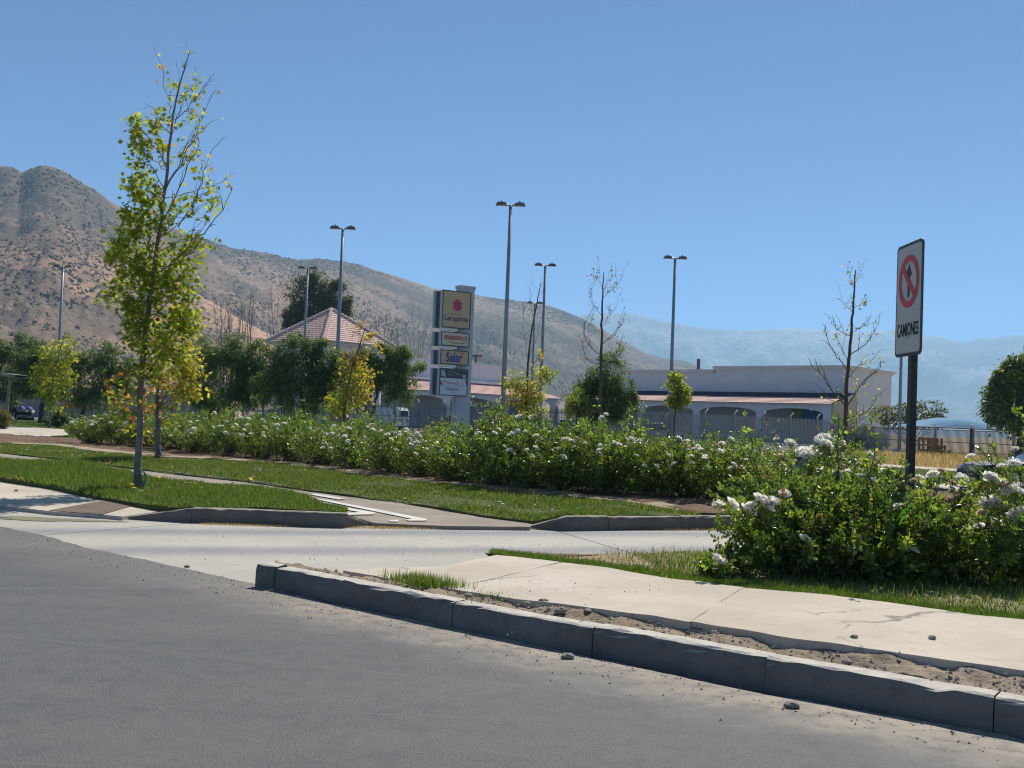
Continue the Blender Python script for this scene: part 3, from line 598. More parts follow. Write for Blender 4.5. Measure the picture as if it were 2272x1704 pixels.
def arcade(P, a, length, pillars, eave=3.8, crown=3.42, spring=2.9, depth=5.6, roof_d=5.0, roof_rise=1.3, dark_from=99):
    M, a, n = frame(P, a)
    gm = G()
    half = 0.42
    # pillars and arch spandrels; the front wall runs from the arches to the eave
    edges = [0.0] + [q for p in pillars for q in (p - half, p + half)] + [length]
    for p in pillars: gm.box((p - half, -0.4, 0), (p + half, 0.0, eave - 0.003), M)
    for k in range(len(pillars) - 1):
        s0, s1 = pillars[k] + half, pillars[k + 1] - half; m = 14
        t = np.linspace(0, 1, m + 1); S = s0 + (s1 - s0) * t; Z = spring + (crown - spring) * np.sqrt(np.clip(1 - (2 * t - 1) ** 2, 0, 1)) ** 1.0
        F = np.stack([np.stack([np.c_[S, np.full(m + 1, y), Z], np.c_[S, np.full(m + 1, y), np.full(m + 1, eave - 0.003)]], 1) for y in (-0.004, -0.396)])
        for q in F: gm.add(M(q.reshape(-1, 3)), [[2 * i, 2 * i + 2, 2 * i + 3, 2 * i + 1] for i in range(m)])
        u = np.stack([F[0][:, 0], F[1][:, 0]], 1); gm.add(M(u.reshape(-1, 3)), [[2 * i, 2 * i + 1, 2 * i + 3, 2 * i + 2] for i in range(m)])
    gm.build("arch_front", M_PLASTER, mall)
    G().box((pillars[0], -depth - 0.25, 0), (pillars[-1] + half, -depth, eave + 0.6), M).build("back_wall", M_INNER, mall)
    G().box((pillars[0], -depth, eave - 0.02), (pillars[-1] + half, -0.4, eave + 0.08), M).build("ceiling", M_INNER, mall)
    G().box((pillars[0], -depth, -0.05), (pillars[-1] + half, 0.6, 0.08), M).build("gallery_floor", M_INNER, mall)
    # tiled lean-to roof, course by course
    roof = G().box((pillars[0] - .1, -roof_d, eave + 0.0), (pillars[-1] + half + 0.1, 0.35, eave + 0.07), M).build("roof", M_PLASTER, mall)
    nc = 9; x0, x1 = pillars[0] - 0.1, pillars[-1] + half + 0.2; nx = int((x1 - x0) / 0.085); S = np.linspace(x0, x1, nx)
    wave = np.abs(np.sin(S / 0.34 * math.pi)) * 0.028
    for k in range(nc):
        y0 = 0.5 - k * (roof_d + 0.5) / nc; y1 = y0 - (roof_d + 0.5) / nc - 0.05
        z0 = eave + 0.10 + roof_rise * k / nc; z1 = z0 + roof_rise / nc - 0.01
        A = np.c_[S, np.full(nx, y0), z0 + 0.034 + wave]; B = np.c_[S, np.full(nx, y1), z1 + wave]; A0 = np.c_[S, np.full(nx, y0), np.full(nx, z0)]
        Q = np.stack([A0, A, B], 1); G().grid(M(Q.reshape(-1, 3)).reshape(nx, 3, 3)).build("tile_course" if k < dark_from else "dark_course", M_TILE if k < dark_from else M_DARKROOF, roof)  # upper courses of the right wing take a darker colour
    return M
# pillar places along each wing
M_R, aR, nR = frame(CORNER, AX)
def s_on(px, P, a): q = on_plane(px, 900, P, a); return (q - P).dot(a)
pr = [1.2] + [s_on(p, CORNER, AX) for p in (1345, 1421, 1545, 1686)] + [LEN_R - 0.42]
M_DARKROOF = plain('dark_roof_course', (0.06, 0.052, 0.075), 0.8, .1, 1.0, spec=.1)
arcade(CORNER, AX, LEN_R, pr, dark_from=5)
pl = [0.5, 8.0, 15.5, 23.0, 30.0, 33.2]
M_L = arcade(L_START, BX, LEN_L, pl)
# shopfronts in the gallery
for k, (p0, p1) in enumerate(zip(pr[:-1], pr[1:])):
    c = (p0 + p1) / 2; wd = (p1 - p0)
    f = G().box((c - wd * 0.1, -5.59, 0.3), (p1 - 0.9, -5.52, 3.35), M_R).build("shop_window", M_SHOPGLASS, mall)
    G().box((c + wd * 0.12, -5.51, 0.3), (c + wd * 0.12 + 0.08, -5.46, 3.35), M_R).build("frame", M_FENCE, f)
for k, (p0, p1) in enumerate(zip(pl[:-1], pl[1:])):
    c = (p0 + p1) / 2
    G().box((c - 1.6, -5.59, 0.3), (c + 1.8, -5.52, 2.7), M_L).build("shop_window", M_SHOPGLASS, mall)
# yellow and blue shop board in the last arch
q0 = s_on(1757, CORNER - nR * 3.4, AX); q1 = s_on(1778, CORNER - nR * 3.4, AX); q2 = s_on(1822, CORNER - nR * 3.4, AX)
bd = G().box((q0, -3.5, 2.0), (q1, -3.35, 3.45), M_R).build("shop_board", plain("olive_yellow", (0.30, 0.24, 0.05), 0.6), mall, label="olive yellow board inside the last arch")
G().box((q1 + 0.02, -3.5, 2.0), (q2, -3.35, 3.45), M_R).build("shop_board", plain("shop_blue", (0.03, 0.16, 0.32), 0.6), mall, label="blue board inside the last arch")
G().tube([M_R(np.array([[LEN_R - 1.9, 0.0, 3.45]]))[0], M_R(np.array([[LEN_R - 1.9, 0.28, 3.4]]))[0]], [0.12, 0.2], 10).build("wall_lamp", M_CAP, mall)
# gable wall at the right end of the gallery
gp = [(0, 0.0, 0), (0, 0.0, 3.88), (0, -4.9, 5.12), (0, -5.0, 5.12), (0, -5.0, 0)]
V = M_R(np.array([(LEN_R + 0.0, y, z) for _, y, z in gp])); G().prism([Vector(v) for v in V], tuple(np.array(tuple(AX)) * 0.3)).build("gable_wall", M_PLASTERCREAM, mall)
G().box((LEN_R + 0.3, -4.8, 2.3), (LEN_R + 0.36, -0.6, 2.45), M_R).build("rail", M_DARKSTEEL, mall)
# main hall behind the right wing: low part, high part with flared cornice, return wall
WALL_R = CORNER - nR * 5.0
def wall_s(px): return s_on(px, WALL_R, AX)
M_H, _, _ = frame(WALL_R, AX)
END_C = WALL_R + AX * wall_s(1873); RW = (on_plane(1978, 850, END_C, BX) - END_C).dot(BX)
s_step, s_end = wall_s(1586), wall_s(1873)
G().box((0.0, -14, 0), (s_step, 0, 7.25), M_H).build("hall_low", M_PLASTER, mall)
G().box((s_step, -RW, 0), (s_end, 0, 7.6), M_H).build("hall_high", M_PLASTER, mall)
for nm, x0, x1, zb, dp in (("cornice_low", 0.0, s_step - 0.3, 7.25, 14), ("cornice_high", s_step - 0.25, s_end, 7.6, RW)):
    gm = G()
    for (za, zb_, e) in ((0, .14, .12), (.14, .3, .26), (.3, .42, .42)):
        gm.box((x0, -dp - e, zb + za), (x1 + (e if x1 == s_end else 0), e, zb + zb_ + 0.002), M_H)
    gm.build(nm, M_PLASTER, mall)
pp = on_plane(1549, 830, WALL_R - nR * 3, AX); G().tube([(pp.x, pp.y, 6.9), (pp.x, pp.y, 9.1)], 0.19, 10).build("vent_pipe", M_DARKSTEEL, mall)
# left hall
M_LH, _, _ = frame(L_START, BX)
G().box((9, -16, 0), (LEN_L - 3.4, -5.0, 7.35), M_LH).build("hall_left", M_PLASTER, mall)
G().box((8.85, -16.1, 7.35), (LEN_L - 3.38, -4.85, 7.6), M_LH).build("cornice_left", M_PLASTER, mall)
G().box((-0.5, -4.98, 5.26), (LEN_L - 3.6, -4.6, 5.55), M_LH).build("roof_coping", M_CAP, mall)
# pavilion with the hipped tile roof
FC, LC, RC = at(717, 755, 90), at(587, 760, 96), at(877, 770, 96.2)
EZ = 7.5; FC.z = LC.z = RC.z = EZ; BC = LC + RC - FC; PK = (LC + RC + FC + BC) / 4; PK.z = 10.75
pav = thing("pavilion", (PK.x, PK.y, 0), "corner pavilion with hipped pink tile roof rising behind the dark green trees", "building")
ctr = Vector((PK.x, PK.y, 0))
def inw(p, k, z): q = Vector((PK.x, PK.y, 0)).lerp(Vector((p.x, p.y, 0)), k); q.z = z; return q
cs = [LC, FC, RC, BC]
roofp = G().add([tuple(inw(c, 0.99, EZ - 0.02)) for c in cs] + [tuple(PK - Vector((0, 0, 0.1)))], [np.array([[0, 1, 4], [1, 2, 4], [2, 3, 4], [3, 0, 4]])]).build("roof", M_TILEPAV, pav)
for a_, b_ in zip(cs, cs[1:] + cs[:1]):
    nc = 16
    for k in range(nc):
        t0, t1 = k / nc, (k + 1.08) / nc; l0, r0 = a_.lerp(PK, t0), b_.lerp(PK, t0); l1, r1 = a_.lerp(PK, min(1, t1)), b_.lerp(PK, min(1, t1)); up = Vector((0, 0, 0.05))
        nx = max(3, int((r0 - l0).length / 0.25)); q = np.linspace(0, 1, nx)
        wv = np.abs(np.sin(q * (r0 - l0).length / 0.5 * math.pi))[:, None] * np.array([[0, 0, 0.03]])
        A = np.array(tuple(l0)) + q[:, None] * np.array(tuple(r0 - l0)); B = np.array(tuple(l1)) + q[:, None] * np.array(tuple(r1 - l1))
        G().grid(np.stack([A, A + np.array(tuple(up)) + wv, B + wv], 1)).build("tile_course", M_TILEPAV, roofp)
for c in cs:
    n_ = 22
    for k in range(n_):
        p, q = c.lerp(PK, k / n_), c.lerp(PK, (k + 1.12) / n_); G().tube([p + Vector((0, 0, .13)), q + Vector((0, 0, .09))], [.17, .13], 7).build("ridge_tile", M_RIDGE, roofp)
gm = G()
for a_, b_ in zip(cs, cs[1:] + cs[:1]):
    a0, b0, a1, b1 = inw(a_, .985, EZ - .02), inw(b_, .985, EZ - .02), inw(a_, .80, EZ - .35), inw(b_, .80, EZ - .35)
    gm.add([tuple(a0), tuple(b0), tuple(b1), tuple(a1)], [[0, 1, 2, 3]])
    a2, b2 = inw(a_, .8, EZ - 1.0), inw(b_, .8, EZ - 1.0); gm.add([tuple(a1), tuple(b1), tuple(b2), tuple(a2)], [[0, 1, 2, 3]])
gm.build("eaves", M_PLASTER, pav)
M_RUST = plain("rust_plaster", (0.20, 0.075, 0.04), 0.8, 0.15, 0.8)
gm = G(); gw = G()
for a_, b_ in zip(cs, cs[1:] + cs[:1]):
    a2, b2, a3, b3 = inw(a_, .78, EZ - 1.0), inw(b_, .78, EZ - 1.0), inw(a_, .78, 0), inw(b_, .78, 0)
    gm.add([tuple(a2), tuple(b2), tuple(b3), tuple(a3)], [[0, 1, 2, 3]])
    for t in (0.06, 0.5, 0.94):
        p = inw(a_.lerp(b_, t), .79, 0); gw.box((p.x - .35, p.y - .35, 0), (p.x + .35, p.y + .35, EZ - 1.0))
gm.build("wall", M_RUST, pav); gw.build("pillars", M_PLASTER, pav)

# ------------------------------------------------------------------ fences
def fence(name, label, p0, p1, height, pitch=0.13, wide=0.06, post_every=2.6, mesh=False, mat=M_FENCE, caps=True):
    d = Vector((p1.x - p0.x, p1.y - p0.y, 0)); L = d.length; d.normalize(); root = thing(name, (p0.x, p0.y, 0), label, "fence", "grey steel fences round the car park")
    M, a, n = frame(p0, d); k = 0; x = 0.0; panel = None
    while x < L - 0.3:
        px_ = M(np.array([[x, 0, 0]]))[0]
        po = G().box((x - .06, -.06, -.1), (x + .06, .06, height + 0.12), M).build("post", mat, root)
        if caps: G().bar(M(np.array([[x, 0, height + .12]]))[0], M(np.array([[x + .05, .22, height + .36]]))[0], .09).build("post_cap", M_CAP, po)
        if panel is None:
            gm = G()
            if mesh:
                for q in np.arange(0.1, post_every - 0.05, pitch): gm.box((x + q, -.012, .06), (x + q + wide, .012, height), M)
                for z in (0.08, height * .5, height - .06): gm.box((x + .06, -.026, z), (x + post_every - .06, -.0135, z + .05), M)
            else:
                for q in np.arange(0.12, post_every - 0.05, pitch):
                    gm.box((x + q, -.015, .05), (x + q + wide, .015, height - .08), M)
                    gm.add(M(np.array([[x + q, -.015, height - .08], [x + q + wide, -.015, height - .08], [x + q + wide, .015, height - .08], [x + q, .015, height - .08], [x + q + wide / 2, 0, height + .02]])), [np.array([[0, 1, 4], [1, 2, 4], [2, 3, 4], [3, 0, 4]])])
                for z in (0.25, height * .52, height - .3): gm.box((x + .06, -.04, z), (x + post_every - .06, -.0165, z + .05), M)
            panel = gm.build("fence_panel", mat, root); panel["kind"] = "stuff"; base = x
        else:
            c = panel.copy(); COL.objects.link(c); c.parent = root; c.location = tuple(a * (x - base))
        x += post_every; k += 1
    return root
def flat(p): return Vector((p.x, p.y, 0))
fence("picket_fence", "grey steel picket fence behind the white van and the dark green trees", flat(at(540, 900, 95)), flat(at(1425, 930, 72)), 2.15, wide=.034, mat=plain('slate_fence_steel', (.15, .17, .18), .6))
fence("picket_fence", "grey steel picket fence in front of the arches, left of the sign post", flat(at(1428, 930, 72)), flat(at(1826, 940, 79)), 2.15)
fence("wire_fence", "low grey wire fence behind the dry grass and wooden frames", flat(at(1846, 960, 73)), flat(at(2330, 980, 62)), 1.66, 0.072, 0.034, 2.5, True, plain("dull_wire", (0.27, 0.24, 0.225), 0.7))

# ------------------------------------------------------------------ lamp posts
def lamp_post(loc, H=13.0, span=0.75, yaw=0.0, first=False):
    root = thing("lamp_post", loc, None, "lamp post", "twin-headed car park lamp posts", yaw)
    G().tube([(0, 0, 0), (0, 0, H * .5), (0, 0, H)], [.15, .12, .09], 10).build("pole", M_POLE, root, local=True, smooth=True)
    G().box((-.2, -.2, 0), (.2, .2, .1)).build("base_plate", M_POLE, root, local=True)
    for s in (-1, 1):
        G().tube([(0, 0, H - .05), (s * .3, 0, H + .03)], .045, 8).build("arm", M_POLE, root, local=True)
        hd = G().add(np.array([(s * .2, -.16, H - .03), (s * .82, -.2, H - .03), (s * .82, .2, H - .03), (s * .2, .16, H - .03), (s * .28, -.12, H + .13), (s * .72, -.13, H + .15), (s * .72, .13, H + .15), (s * .28, .12, H + .13)]), [[0, 3, 2, 1], [4, 5, 6, 7], [0, 1, 5, 4], [1, 2, 6, 5], [2, 3, 7, 6], [3, 0, 4, 7]]).build("lamp_head", M_LAMP, root, local=True)
        G().box((min(s * .28, s * .76), -.14, H - .05), (max(s * .28, s * .76), .14, H - .034)).build("lens", M_GLASSLAMP, hd, local=True)
        G().tube([(s * .5, 0, H + .145), (s * .5, 0, H + .23)], .05, 8).build("photocell", M_LAMP, hd, local=True)
    return root
lamps = [((1133, 455), 57, "tallest twin-headed lamp post, right of the shopping sign"), ((761, 507), 66, "twin-headed lamp post standing before the hipped tile roof"), ((1210, 589), 78, "twin-headed lamp post just right of the tallest one"),
         ((1498, 573), 72, "twin-headed lamp post above the small round green tree"), ((683, 596), 86, "twin-headed lamp post in front of the dark tree behind the tile roof"), ((140, 592), 90, "twin-headed lamp post in front of the brown hill, leftmost of all"),
         ((1187, 673), 104, "farthest twin-headed lamp post, half hidden by the bare leader of a sapling")]
proto = lamp_post((0, 0, 0)); index_kids(proto)
for i, ((px, py), Y, lb) in enumerate(lamps):
    o = proto if i == 0 else copy_tree(proto)
    p = at(px, py, Y); o.location = (p.x, p.y, p.z - 13.0); o["label"] = lb
o = copy_tree(proto); p = at(2003, 660, 84); o.location = (p.x, p.y, p.z - 13.0); o.rotation_euler = (0, 0, R(72)); o["label"] = "lamp post whose top is hidden behind the no trucks sign"
# far timber pole with a cross arm
p = at(1056, 790, 190); up_ = thing("utility_pole", (p.x, p.y, 0), "small dark utility pole with a cross arm at the foot of the hill", "utility pole")
G().tube([(p.x, p.y, 0), (p.x, p.y, p.z + .3)], .16, 8).build("pole", M_BARKDARK, up_); G().box((p.x - 1.15, p.y - .12, p.z - .1), (p.x + 1.15, p.y + .12, p.z + .15)).build("cross_arm", M_BARKDARK, up_)
for q in (-.7, -.3, .35, .75): G().tube([(p.x + q, p.y, p.z - .1), (p.x + q, p.y, p.z - .9)], .1, 6).build("insulator", M_TIMBER, up_)

# ------------------------------------------------------------------ lettering
def letters(txt, size, mat, parent, M4, name="lettering", depth=0.004, width=None, shear=0.0, bold=0.0, height=None):
    c = bpy.data.curves.new("font", 'FONT'); c.body = txt; c.size = size; c.align_x = 'CENTER'; c.align_y = 'CENTER'; c.extrude = depth; c.shear = shear; c.offset = bold; c.resolution_u = 3
    o = bpy.data.objects.new("font", c); COL.objects.link(o); dg = bpy.context.evaluated_depsgraph_get(); me = bpy.data.meshes.new_from_object(o.evaluated_get(dg))
    bpy.data.objects.remove(o); me.name = name; me.materials.clear(); me.materials.append(mat)
    n = len(me.vertices); V = np.empty(n * 3, np.float32); me.vertices.foreach_get("co", V); V = V.reshape(-1, 3).astype(float)
    w0 = V[:, 0].max() - V[:, 0].min(); h0 = V[:, 1].max() - V[:, 1].min()
    V[:, 0] -= (V[:, 0].max() + V[:, 0].min()) / 2; V[:, 1] -= (V[:, 1].max() + V[:, 1].min()) / 2
    if width: V[:, 0] *= width / w0
    if height: V[:, 1] *= height / h0
    V = M4(V); off = Vector((0, 0, 0)); p = parent
    while p is not None: off = off + p.location; p = p.parent
    V -= np.array(tuple(off)); me.vertices.foreach_set("co", V.ravel().astype(np.float32)); me.update()
    o = bpy.data.objects.new(name, me); COL.objects.link(o); o.parent = parent; return o

# ------------------------------------------------------------------ pylon sign
SY = 62.0; YAW = R(35)
sa = Vector((math.cos(YAW), math.sin(YAW), 0)); sn = Vector((sa.y, -sa.x, 0))
S0 = at(978, 760, SY); S0.z = 0            # near vertical corner of the panels
def MS(V):
    V = np.asarray(V, float); return np.array(tuple(S0)) + V[:, :1] * np.array(tuple(sa)) + V[:, 1:2] * np.array(tuple(sn)) + V[:, 2:] * np.array([0, 0, 1.0])
pyl = thing("pylon_sign", tuple(S0 + sa * 1.0), "tall double-sided shopping sign with four stacked panels, the top one bearing a pink flower", "sign")
SW = 2.02; DEPTH = 1.12
G().box((1.45, -0.82, 0), (2.46, -0.30, 9.12), MS).build("column", plain("sign_column", (0.42, 0.47, 0.50), 0.6, .06, .8), pyl)
G().box((1.40, -0.87, 9.12), (2.51, -0.25, 9.32), MS).build("column_cap", plain("sign_column", (0.42, 0.47, 0.50)), pyl)
M_BOX = plain("sign_box_metal", (0.40, 0.46, 0.50), 0.5, .06, 1); M_SFRAME = plain("sign_edge", (0.06, 0.065, 0.06), 0.5)
M_BEIGE = plain("sign_beige", (0.50, 0.40, 0.22), 0.5, .05, 1.5); M_PALE = plain("sign_pale", (0.55, 0.53, 0.42), 0.5, .05, 1.5); M_WHITE2 = plain("sign_cool_white", (0.58, 0.64, 0.68), 0.5, .04, 1.5)
M_PINK = plain("sign_pink", (0.42, 0.05, 0.12), 0.5); M_VIOLET = plain("sign_violet", (0.11, 0.07, 0.16), 0.5); M_SRED = plain("sign_dull_red", (0.42, 0.06, 0.055), 0.5); M_BLUE = plain("sign_blue", (0.06, 0.06, 0.25), 0.5)
M_OLIVE = plain("sign_olive", (0.36, 0.32, 0.06), 0.5); M_CHAR = plain("sign_charcoal", (0.06, 0.065, 0.07), 0.5); M_CYAN = plain("sign_cyan", (0.30, 0.45, 0.50), 0.5); M_STEELBLUE = plain("sign_steel_blue", (0.14, 0.19, 0.30), 0.5); M_OFFGREY = plain("sign_grey_print", (0.22, 0.24, 0.24), 0.5)
tiers = [(6.62, 8.88, M_BEIGE), (5.52, 6.38, M_PALE), (4.40, 5.28, M_BEIGE), (2.52, 4.17, M_WHITE2)]
def face_at(x, z): return lambda V: MS(np.c_[V[:, 0] + x, 0.012 + V[:, 2], V[:, 1] + z])
faces = []
for z0, z1, fm in tiers:
    bx = G().box((0, -0.26, z0), (SW, 0, z1), MS).box((0, -DEPTH, z0), (SW, -DEPTH + 0.26, z1), MS).build("light_box", M_BOX, pyl)
    G().box((0.10, -DEPTH + 0.262, z0 + .05), (SW - .05, -0.262, z1 - .05), MS).build("core", M_SFRAME, bx)
    for x0, x1, a, b in ((0, SW, z0, z0 + .05), (0, SW, z1 - .05, z1), (0, .05, z0 + .052, z1 - .052), (SW - .05, SW, z0 + .052, z1 - .052)):
        G().box((x0, 0.002, a), (x1, 0.03, b), MS).build("edge_frame", M_SFRAME, bx)
    f = G().box((.052, 0.002, z0 + .052), (SW - .052, 0.01, z1 - .052), MS).build("panel", fm, pyl); faces.append(f)
for z0 in (6.40, 5.30, 4.19, 2.40): G().box((0.0, -0.22, z0 + 0.05), (1.2, -0.06, z0 + .2), MS).build("bracket", M_CAP, pyl)
# panel 1: pink lotus, PORTAL, Larapinta
fl = []
for k in range(5): pass
P_ = []
for k, a in enumerate(np.linspace(200, -20, 11)):
    rr = (0.42, 0.25)[k % 2] if k not in (0, 10) else 0.36
    h = rr * (1.0 + 0.12 * (k == 5)); P_.append((math.cos(R(a)) * h, math.sin(R(a)) * h * 1.05))
P_ += [(math.cos(R(a)) * .36, math.sin(R(a)) * .36) for a in np.linspace(-35, -145, 9)]
V = face_at(0, 0)(np.array([(x + 1.06, y + 8.02, 0.0) for x, y in P_])); G().prism([Vector(v) for v in V], tuple(np.array(tuple(sn)) * 0.006)).build("lotus_emblem", M_PINK, faces[0])
letters("P O R T A L", 0.2, M_VIOLET, faces[0], face_at(1.05, 7.47), width=1.0, height=.13)
letters("Larapinta", 0.4, M_VIOLET, faces[0], face_at(1.03, 7.17), width=1.70, height=.44, bold=.012)
# panel 2: oval swoosh and RIBEIRO
a_ = np.linspace(0, 2 * np.pi, 40); cres = [(math.cos(t) * .80, math.sin(t) * .32) for t in np.linspace(-2.7, -0.2, 22)] + [(math.cos(t) * .80 + .02, math.sin(t) * .32 + .10 * math.sin((t + 2.7) / 2.5 * math.pi)) for t in np.linspace(-0.2, -2.7, 22)]
V = face_at(0, 0)(np.array([(x + 1.16, y + 5.98, 0.0) for x, y in cres])); G().prism([Vector(v) for v in V], tuple(np.array(tuple(sn)) * 0.004)).build("swoosh", M_OLIVE, faces[1])
letters("RIBEIRO", 0.4, M_SRED, faces[1], face_at(1.02, 6.03), width=1.66, height=.26, shear=.25, bold=.016)
# panel 3
letters("Selar", 0.6, M_BLUE, faces[2], face_at(0.98, 4.85), width=1.16, height=.62, bold=.02)
G().box((1.34, 0.012, 5.10), (1.62, 0.016, 5.14), MS).build("print_bar", M_SRED, faces[2])
# panel 4: dark strip, pharmacy row, last row
G().box((.06, 0.012, 3.58), (SW - .06, 0.02, 4.11), MS).build("dark_strip", M_CHAR, faces[3])
V = face_at(0, 0)(np.array([(.10, 3.66, .012), (.46, 3.66, .012), (.30, 4.06, .012), (.10, 4.06, .012)])); G().prism([Vector(v) for v in V], tuple(np.array(tuple(sn)) * 0.004)).build("pale_print", M_CYAN, faces[3])
G().box((1.62, 0.022, 3.63), (1.88, 0.026, 3.84), MS).build("pale_print", M_CYAN, faces[3])
for zz, x0, x1 in ((3.93, .58, 1.2), (3.76, .58, 1.02), (3.82, 1.12, 1.5)): G().box((x0, 0.022, zz), (x1, 0.026, zz + .05), MS).build("blurred_print", M_OFFGREY, faces[3])
for tri in ([(.06, 3.16), (.26, 3.16), (.06, 3.46)], [(1.96, 3.10), (1.96, 3.52), (1.80, 3.52)]):
    V = face_at(0, 0)(np.array([(x, z, 0) for x, z in tri])); G().prism([Vector(v) for v in V], tuple(np.array(tuple(sn)) * 0.004)).build("red_corner", M_SRED, faces[3])
letters("Farmacia", 0.3, M_SRED, faces[3], face_at(0.96, 3.30), width=.92, height=.2, shear=.15)
G().tube(face_at(0, 0)(np.array([(.27, 3.42, .004), (.36, 3.30, .004), (.45, 3.42, .004)])), .022, 6).build("red_mark", M_SRED, faces[3])
G().box((1.62, 0.012, 3.16), (1.66, 0.016, 3.46), MS).build("print_bar", M_OFFGREY, faces[3])
G().box((.06, 0.012, 3.09), (SW - .06, 0.015, 3.115), MS).build("divider", M_OFFGREY, faces[3])
letters("VETERINARIA", 0.2, M_STEELBLUE, faces[3], face_at(0.92, 2.92), width=.94, height=.17, bold=.006)
G().box((.76, 0.012, 2.72), (1.12, 0.016, 2.75), MS).build("blurred_print", M_OFFGREY, faces[3])

# ------------------------------------------------------------------ the no trucks sign
NY = 9.7; C_ = at(2019, 664, NY); NYAW = math.atan2(-0.610, 0.010)
na = Vector((math.cos(NYAW), math.sin(NYAW), 0)); nn = Vector((na.y, -na.x, 0))
ns = thing("traffic_sign", (C_.x, C_.y, 0.1), "tall white no trucks ahead sign with red ring on a black post", "traffic sign")
def MN(V):
    V = np.asarray(V, float); return np.array([C_.x, C_.y, C_.z]) + V[:, :1] * np.array(tuple(na)) + V[:, 1:2] * np.array(tuple(nn)) + V[:, 2:] * np.array([0, 0, 1.0])
def rrect(w_, h_, r_, y, n_=7):
    P = []
    for cx, cz, a0 in ((w_ - r_, h_ - r_, 0), (-w_ + r_, h_ - r_, 90), (-w_ + r_, -h_ + r_, 180), (w_ - r_, -h_ + r_, 270)):
        for a in np.linspace(a0, a0 + 90, n_): P.append((cx + math.cos(R(a)) * r_, y, cz + math.sin(R(a)) * r_))
    return MN(np.array(P))
def slabN(P, y, name, mat, par): return G().prism([Vector(v) for v in P], tuple(np.array(tuple(nn)) * y)).build(name, mat, par)
HW, HH = 0.305, 0.535
pl_ = slabN(rrect(HW, HH, .055, 0.0), .012, "plate", M_DARKSTEEL, ns)
fc = slabN(rrect(HW - .026, HH - .03, .04, .0125), .002, "face", M_SIGNWHITE, pl_)
CZ = 0.17; RO, RI = .235, .178; m_ = 48
th = np.linspace(0, 2 * np.pi, m_, endpoint=False)
ring = np.stack([np.stack([np.c_[np.cos(th) * r, np.full(m_, y), np.sin(th) * r * 1.06 + CZ] for r in (RO, RI)], 1) for y in (.0165, .0195)])
gm = G()
for q in ring: gm.add(MN(q.reshape(-1, 3)), [[2 * i, 2 * ((i + 1) % m_), 2 * ((i + 1) % m_) + 1, 2 * i + 1] for i in range(m_)])
gm.build("red_ring", M_RED, pl_)
def polyN(P, y, name, mat, t_=.0015): return slabN(MN(np.array([(x, y, z) for x, z in P])), t_, name, mat, pl_)
polyN([(-.022, CZ - .15), (.022, CZ - .15), (.022, CZ + .05), (.072, CZ + .05), (0, CZ + .165), (-.072, CZ + .05), (-.022, CZ + .05)], .0165, "arrow", M_BLACK)
d_ = .155; w_ = .022; polyN([(-d_ - w_ * .7, CZ + d_ - w_), (-d_ + w_ * .7, CZ + d_ + w_), (d_ + w_ * .7, CZ - d_ + w_), (d_ - w_ * .7, CZ - d_ - w_)], .0195, "red_bar", M_RED)
letters("CAMIONES", .13, M_BLACK, pl_, lambda V: MN(np.c_[V[:, 0], .0165 + np.abs(V[:, 2]), V[:, 1] - .285]), width=.50, height=.125, depth=.001, bold=.002)
pc = [(-.04, -.012), (.04, -.012), (.04, -.072), (-.04, -.072)]
G().prism([Vector(v) for v in MN(np.array([(x, y, HH - .1) for x, y in pc]))], (0, 0, -(C_.z + HH - .1) + .02)).build("post", M_POSTBLACK, ns)
for zz in (.33, -.36): G().tube(MN(np.array([(0, .012, zz), (0, .019, zz)])), .011, 8).build("bolt", M_POLE, ns)

# ------------------------------------------------------------------ left background: wall, shelter, person with pram
wl_ = thing("block_wall", tuple(flat(at(150, 900, 84))), "low grey block wall with orange doors behind the lawn at left", "wall")
p0, p1 = flat(at(-60, 900, 80)), flat(at(520, 905, 92)); Mw, _, _ = frame(p0, p1 - p0); LW = (p1 - p0).length
G().box((0, -.2, -.1), (LW, 0, 2.35), Mw).build("wall", M_WALLGREY, wl_); G().box((0, -.3, 2.35), (LW, .1, 2.5), Mw).build("coping", M_PALEDIRT, wl_)
for px in (149, 168, 191):
    s = (on_plane(px, 900, p0, (p1 - p0)) - p0).dot((p1 - p0).normalized()); dr = G().box((s - .35, .002, 0), (s + .35, .06, 1.75), Mw).build("door", M_PALEDIRT, wl_)
    G().box((s - .42, .002, 1.78), (s + .5, .1, 2.12), Mw).build("door_head", M_ORANGE, wl_); G().box((s - .3, .062, .75), (s + .3, .08, 1.25), Mw).build("door_panel", M_ORANGE, dr)
hut = thing("white_roofed_hut", tuple(flat(at(275, 900, 79))), "small hut with a white sheet roof half hidden behind the big tree", "hut")
Hc = flat(at(278, 900, 79)); G().box((Hc.x - 1.9, Hc.y - 1, 0), (Hc.x + 1.9, Hc.y + 1, 2.25)).build("wall", M_WALLGREY, hut); G().box((Hc.x - 2.2, Hc.y - 1.3, 2.28), (Hc.x + 2.2, Hc.y + 1.3, 2.45)).build("roof", M_CAP, hut)
bs = thing("bus_shelter", tuple(flat(at(-6, 900, 57))), "bus shelter with a thin curved roof at the left edge of the lawn", "bus shelter")
B0 = at(15, 890, 57); 
G().tube([(B0.x, B0.y, 0), (B0.x + .12, B0.y, 2.55)], [.10, .08], 10).build("post", M_TIMBER, bs); G().tube([(B0.x - 2.4, B0.y, 0), (B0.x - 2.3, B0.y, 2.55)], [.10, .08], 10).build("post", M_TIMBER, bs)
xs = np.linspace(-3.4, .75, 14); Z = 2.75 - ((xs + 1.3) / 2.2) ** 2 * .14
